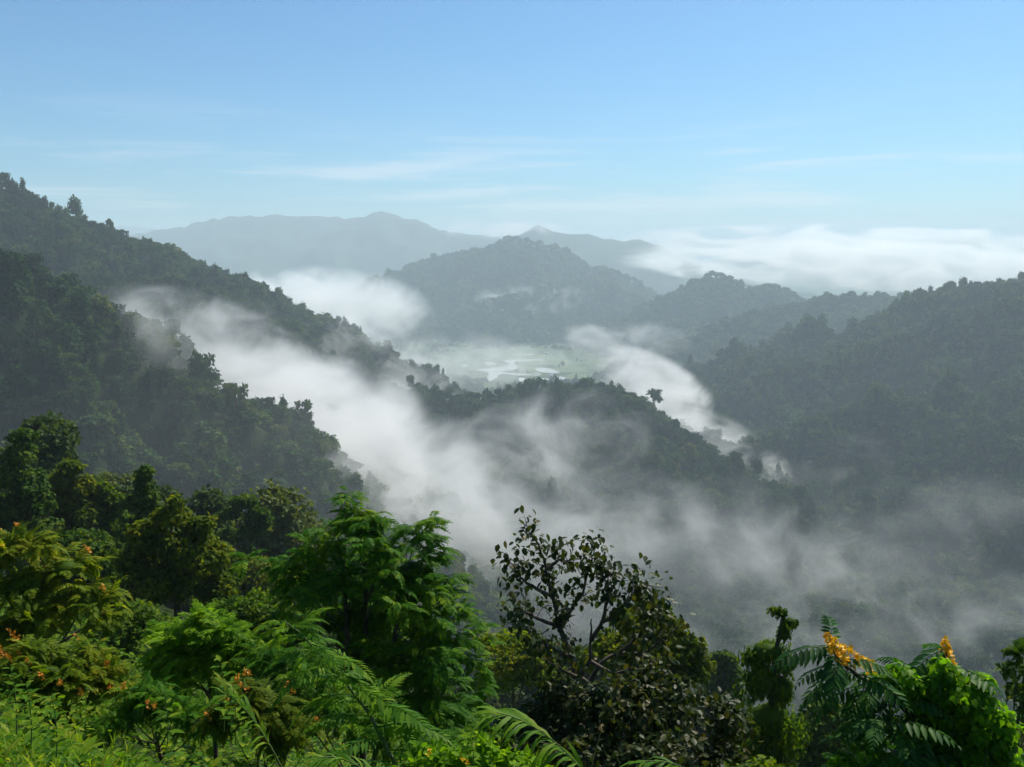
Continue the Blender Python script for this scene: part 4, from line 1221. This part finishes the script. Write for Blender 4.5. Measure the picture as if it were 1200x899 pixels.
for q in ([(557, 433), (580, 431), (596, 427), (590, 423), (606, 421), (638, 421), (622, 423), (603, 425), (608, 430), (600, 434), (588, 436), (612, 438), (636, 438.5), (610, 440), (588, 438.5), (582, 443), (574, 447), (570, 444), (572, 437)],
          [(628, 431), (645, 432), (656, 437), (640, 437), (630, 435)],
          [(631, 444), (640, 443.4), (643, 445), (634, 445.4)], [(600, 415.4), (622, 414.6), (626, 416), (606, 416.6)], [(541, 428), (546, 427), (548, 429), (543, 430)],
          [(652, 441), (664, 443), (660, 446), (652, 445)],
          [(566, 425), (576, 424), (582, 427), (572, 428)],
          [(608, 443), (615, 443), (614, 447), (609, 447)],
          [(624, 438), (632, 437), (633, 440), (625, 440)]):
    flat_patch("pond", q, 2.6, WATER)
for q in ([(562, 418), (600, 416), (640, 416), (668, 424), (690, 436), (655, 436), (648, 428), (610, 428), (590, 421)],
          [(600, 430), (625, 428), (632, 441), (604, 440)], [(668, 438), (700, 440), (690, 448), (664, 447)], [(545, 425), (560, 427), (560, 436), (540, 432)],
          [(598, 408), (625, 407), (628, 414), (600, 416)],
          [(516, 394), (528, 394), (527, 398), (515, 399)], [(538, 394), (551, 395), (550, 400), (540, 400)],
          [(715, 398), (742, 398), (738, 401), (718, 401)]):
    flat_patch("rice_field", q, 2.2, RICE)

WHITEWASH = flat_mat("whitewashed_wall", (.75, .75, .72)); TIN = flat_mat("pale_tin_roof", (.62, .64, .66), rough=.35); CLAYR = flat_mat("clay_roof", (.38, .20, .14))
DARKW = flat_mat("window_dark", (.03, .035, .04), rough=.2)


def prism(w, d, h, r):
    """gabled roof prism with eaves, base at h"""
    e = .5
    v = [(-w - e, -d - e, h), (w + e, -d - e, h), (w + e, d + e, h), (-w - e, d + e, h), (-w - e, 0, h + r), (w + e, 0, h + r)]
    return np.array(v, float), [np.array([(0, 1, 5, 4), (2, 3, 4, 5), (3, 2, 1, 0)]), np.array([(0, 4, 3), (1, 2, 5)])]


def boxg(lo, hi):
    x0, y0, z0 = lo; x1, y1, z1 = hi
    return np.array([(x0, y0, z0), (x1, y0, z0), (x1, y1, z0), (x0, y1, z0), (x0, y0, z1), (x1, y0, z1), (x1, y1, z1), (x0, y1, z1)], float), [np.array([(0, 3, 2, 1), (4, 5, 6, 7), (0, 1, 5, 4), (1, 2, 6, 5), (2, 3, 7, 6), (3, 0, 4, 7)])]


def make_house(label, wall, roof):
    t = bpy.data.objects.new("house", None); COL.objects.link(t); tag(t, label, "house", None)
    v, f = boxg((-6, -4, -1), (6, 4, 3.4)); mesh_obj("wall", v, f, wall, t)
    v, f = prism(6, 4, 3.402, 2.2); mesh_obj("roof", v, f, roof, t)
    v, f = boxg((-.6, -4.06, -.9), (.6, -3.99, 1.3)); mesh_obj("door", v, f, DARKW, t)
    for x in (-3.4, 3.4):
        v, f = boxg((x - .7, -4.06, .6), (x + .7, -3.99, 1.9)); mesh_obj("window", v, f, DARKW, t)
    return t


rng = np.random.default_rng(55)
HS = [(519, 396, "northernmost pale house at the left end of the village"), (519, 400, "pale house directly below the leftmost village house"), (529, 403, "small house at the right of the leftmost pair in the valley"),
      (589, 396, "pale roofed house at the top of the village, left one"), (616, 397, "pale roofed house at the top of the village, middle one"), (624, 396, "pale roofed house at the top of the village, right one"),
      (634, 412, "house at the right end of the small green field"), (640, 414, "low house beyond the right edge of the ponds"), (645, 416, "rightmost pale house above the ponds"), (652, 413, "farthest right house of the village among dark trees"),
      (571, 421, "house at the left bank of the big pond"), (545, 429, "white house among trees left of the big pond"), (612, 405, "house standing on the strip of bright field"), (601, 409, "house at the left corner of the small green field"), (645, 440, "hut between the right ponds"), (683, 447, "white hut at the right lower edge of the fields")]
for i, (px, py, lb) in enumerate(HS):
    h = make_house(lb, WHITEWASH, TIN if i % 3 else CLAYR); w = on_plane(px, py, 3.0)
    h.location = (w[0], w[1], float(ground_z(w[0], w[1])[0]) + 1.0); h.rotation_euler = (0, 0, rng.uniform(-.5, .5)); s = rng.uniform(.8, 1.3); h.scale = (s, s, s)

t_ = bpy.data.objects.new("water_tower", None); COL.objects.link(t_)
w = on_plane(522, 437, 3.0); t_.location = (w[0], w[1], float(ground_z(w[0], w[1])[0]) - 1); tag(t_, "slim white tower standing in the mist left of the ponds", "tower")
v, f = tube(np.array([(0, 0, 0), (0, 0, 8), (0, 0, 17.0)], float), 4.2, 3.4, 16); mesh_obj("shaft", v, f, WHITEWASH, t_, smooth=True)
v, f = tube(np.array([(0, 0, 16.9), (0, 0, 18), (0, 0, 20.5)], float), 4.6, .3, 16); mesh_obj("roof", v, f, WHITEWASH, t_, smooth=False)


def on_terrain(px, py):
    T = np.exp(np.linspace(math.log(100), math.log(9000), 2500)); d = at(px, py, 1.0) - np.array((0, 0, CAM_Z))
    h = terrain(d[0] * T, d[1] * T)[0]; k = int(np.nonzero(h > CAM_Z + d[2] * T)[0][0]); return d * T[k] + np.array((0, 0, CAM_Z))


for px, py, s, lb in ((1107, 722, .30, "larger of two tiny white huts in the forest on the lower right slope"), (1115, 719, .18, "smaller of two tiny white huts on the lower right slope"), (999, 692, .2, "lone tiny white hut in the mist below the right hill")):
    h = make_house(lb, WHITEWASH, WHITEWASH); w = on_terrain(px, py); h.location = (w[0], w[1], w[2]); h.scale = (s, s, s)
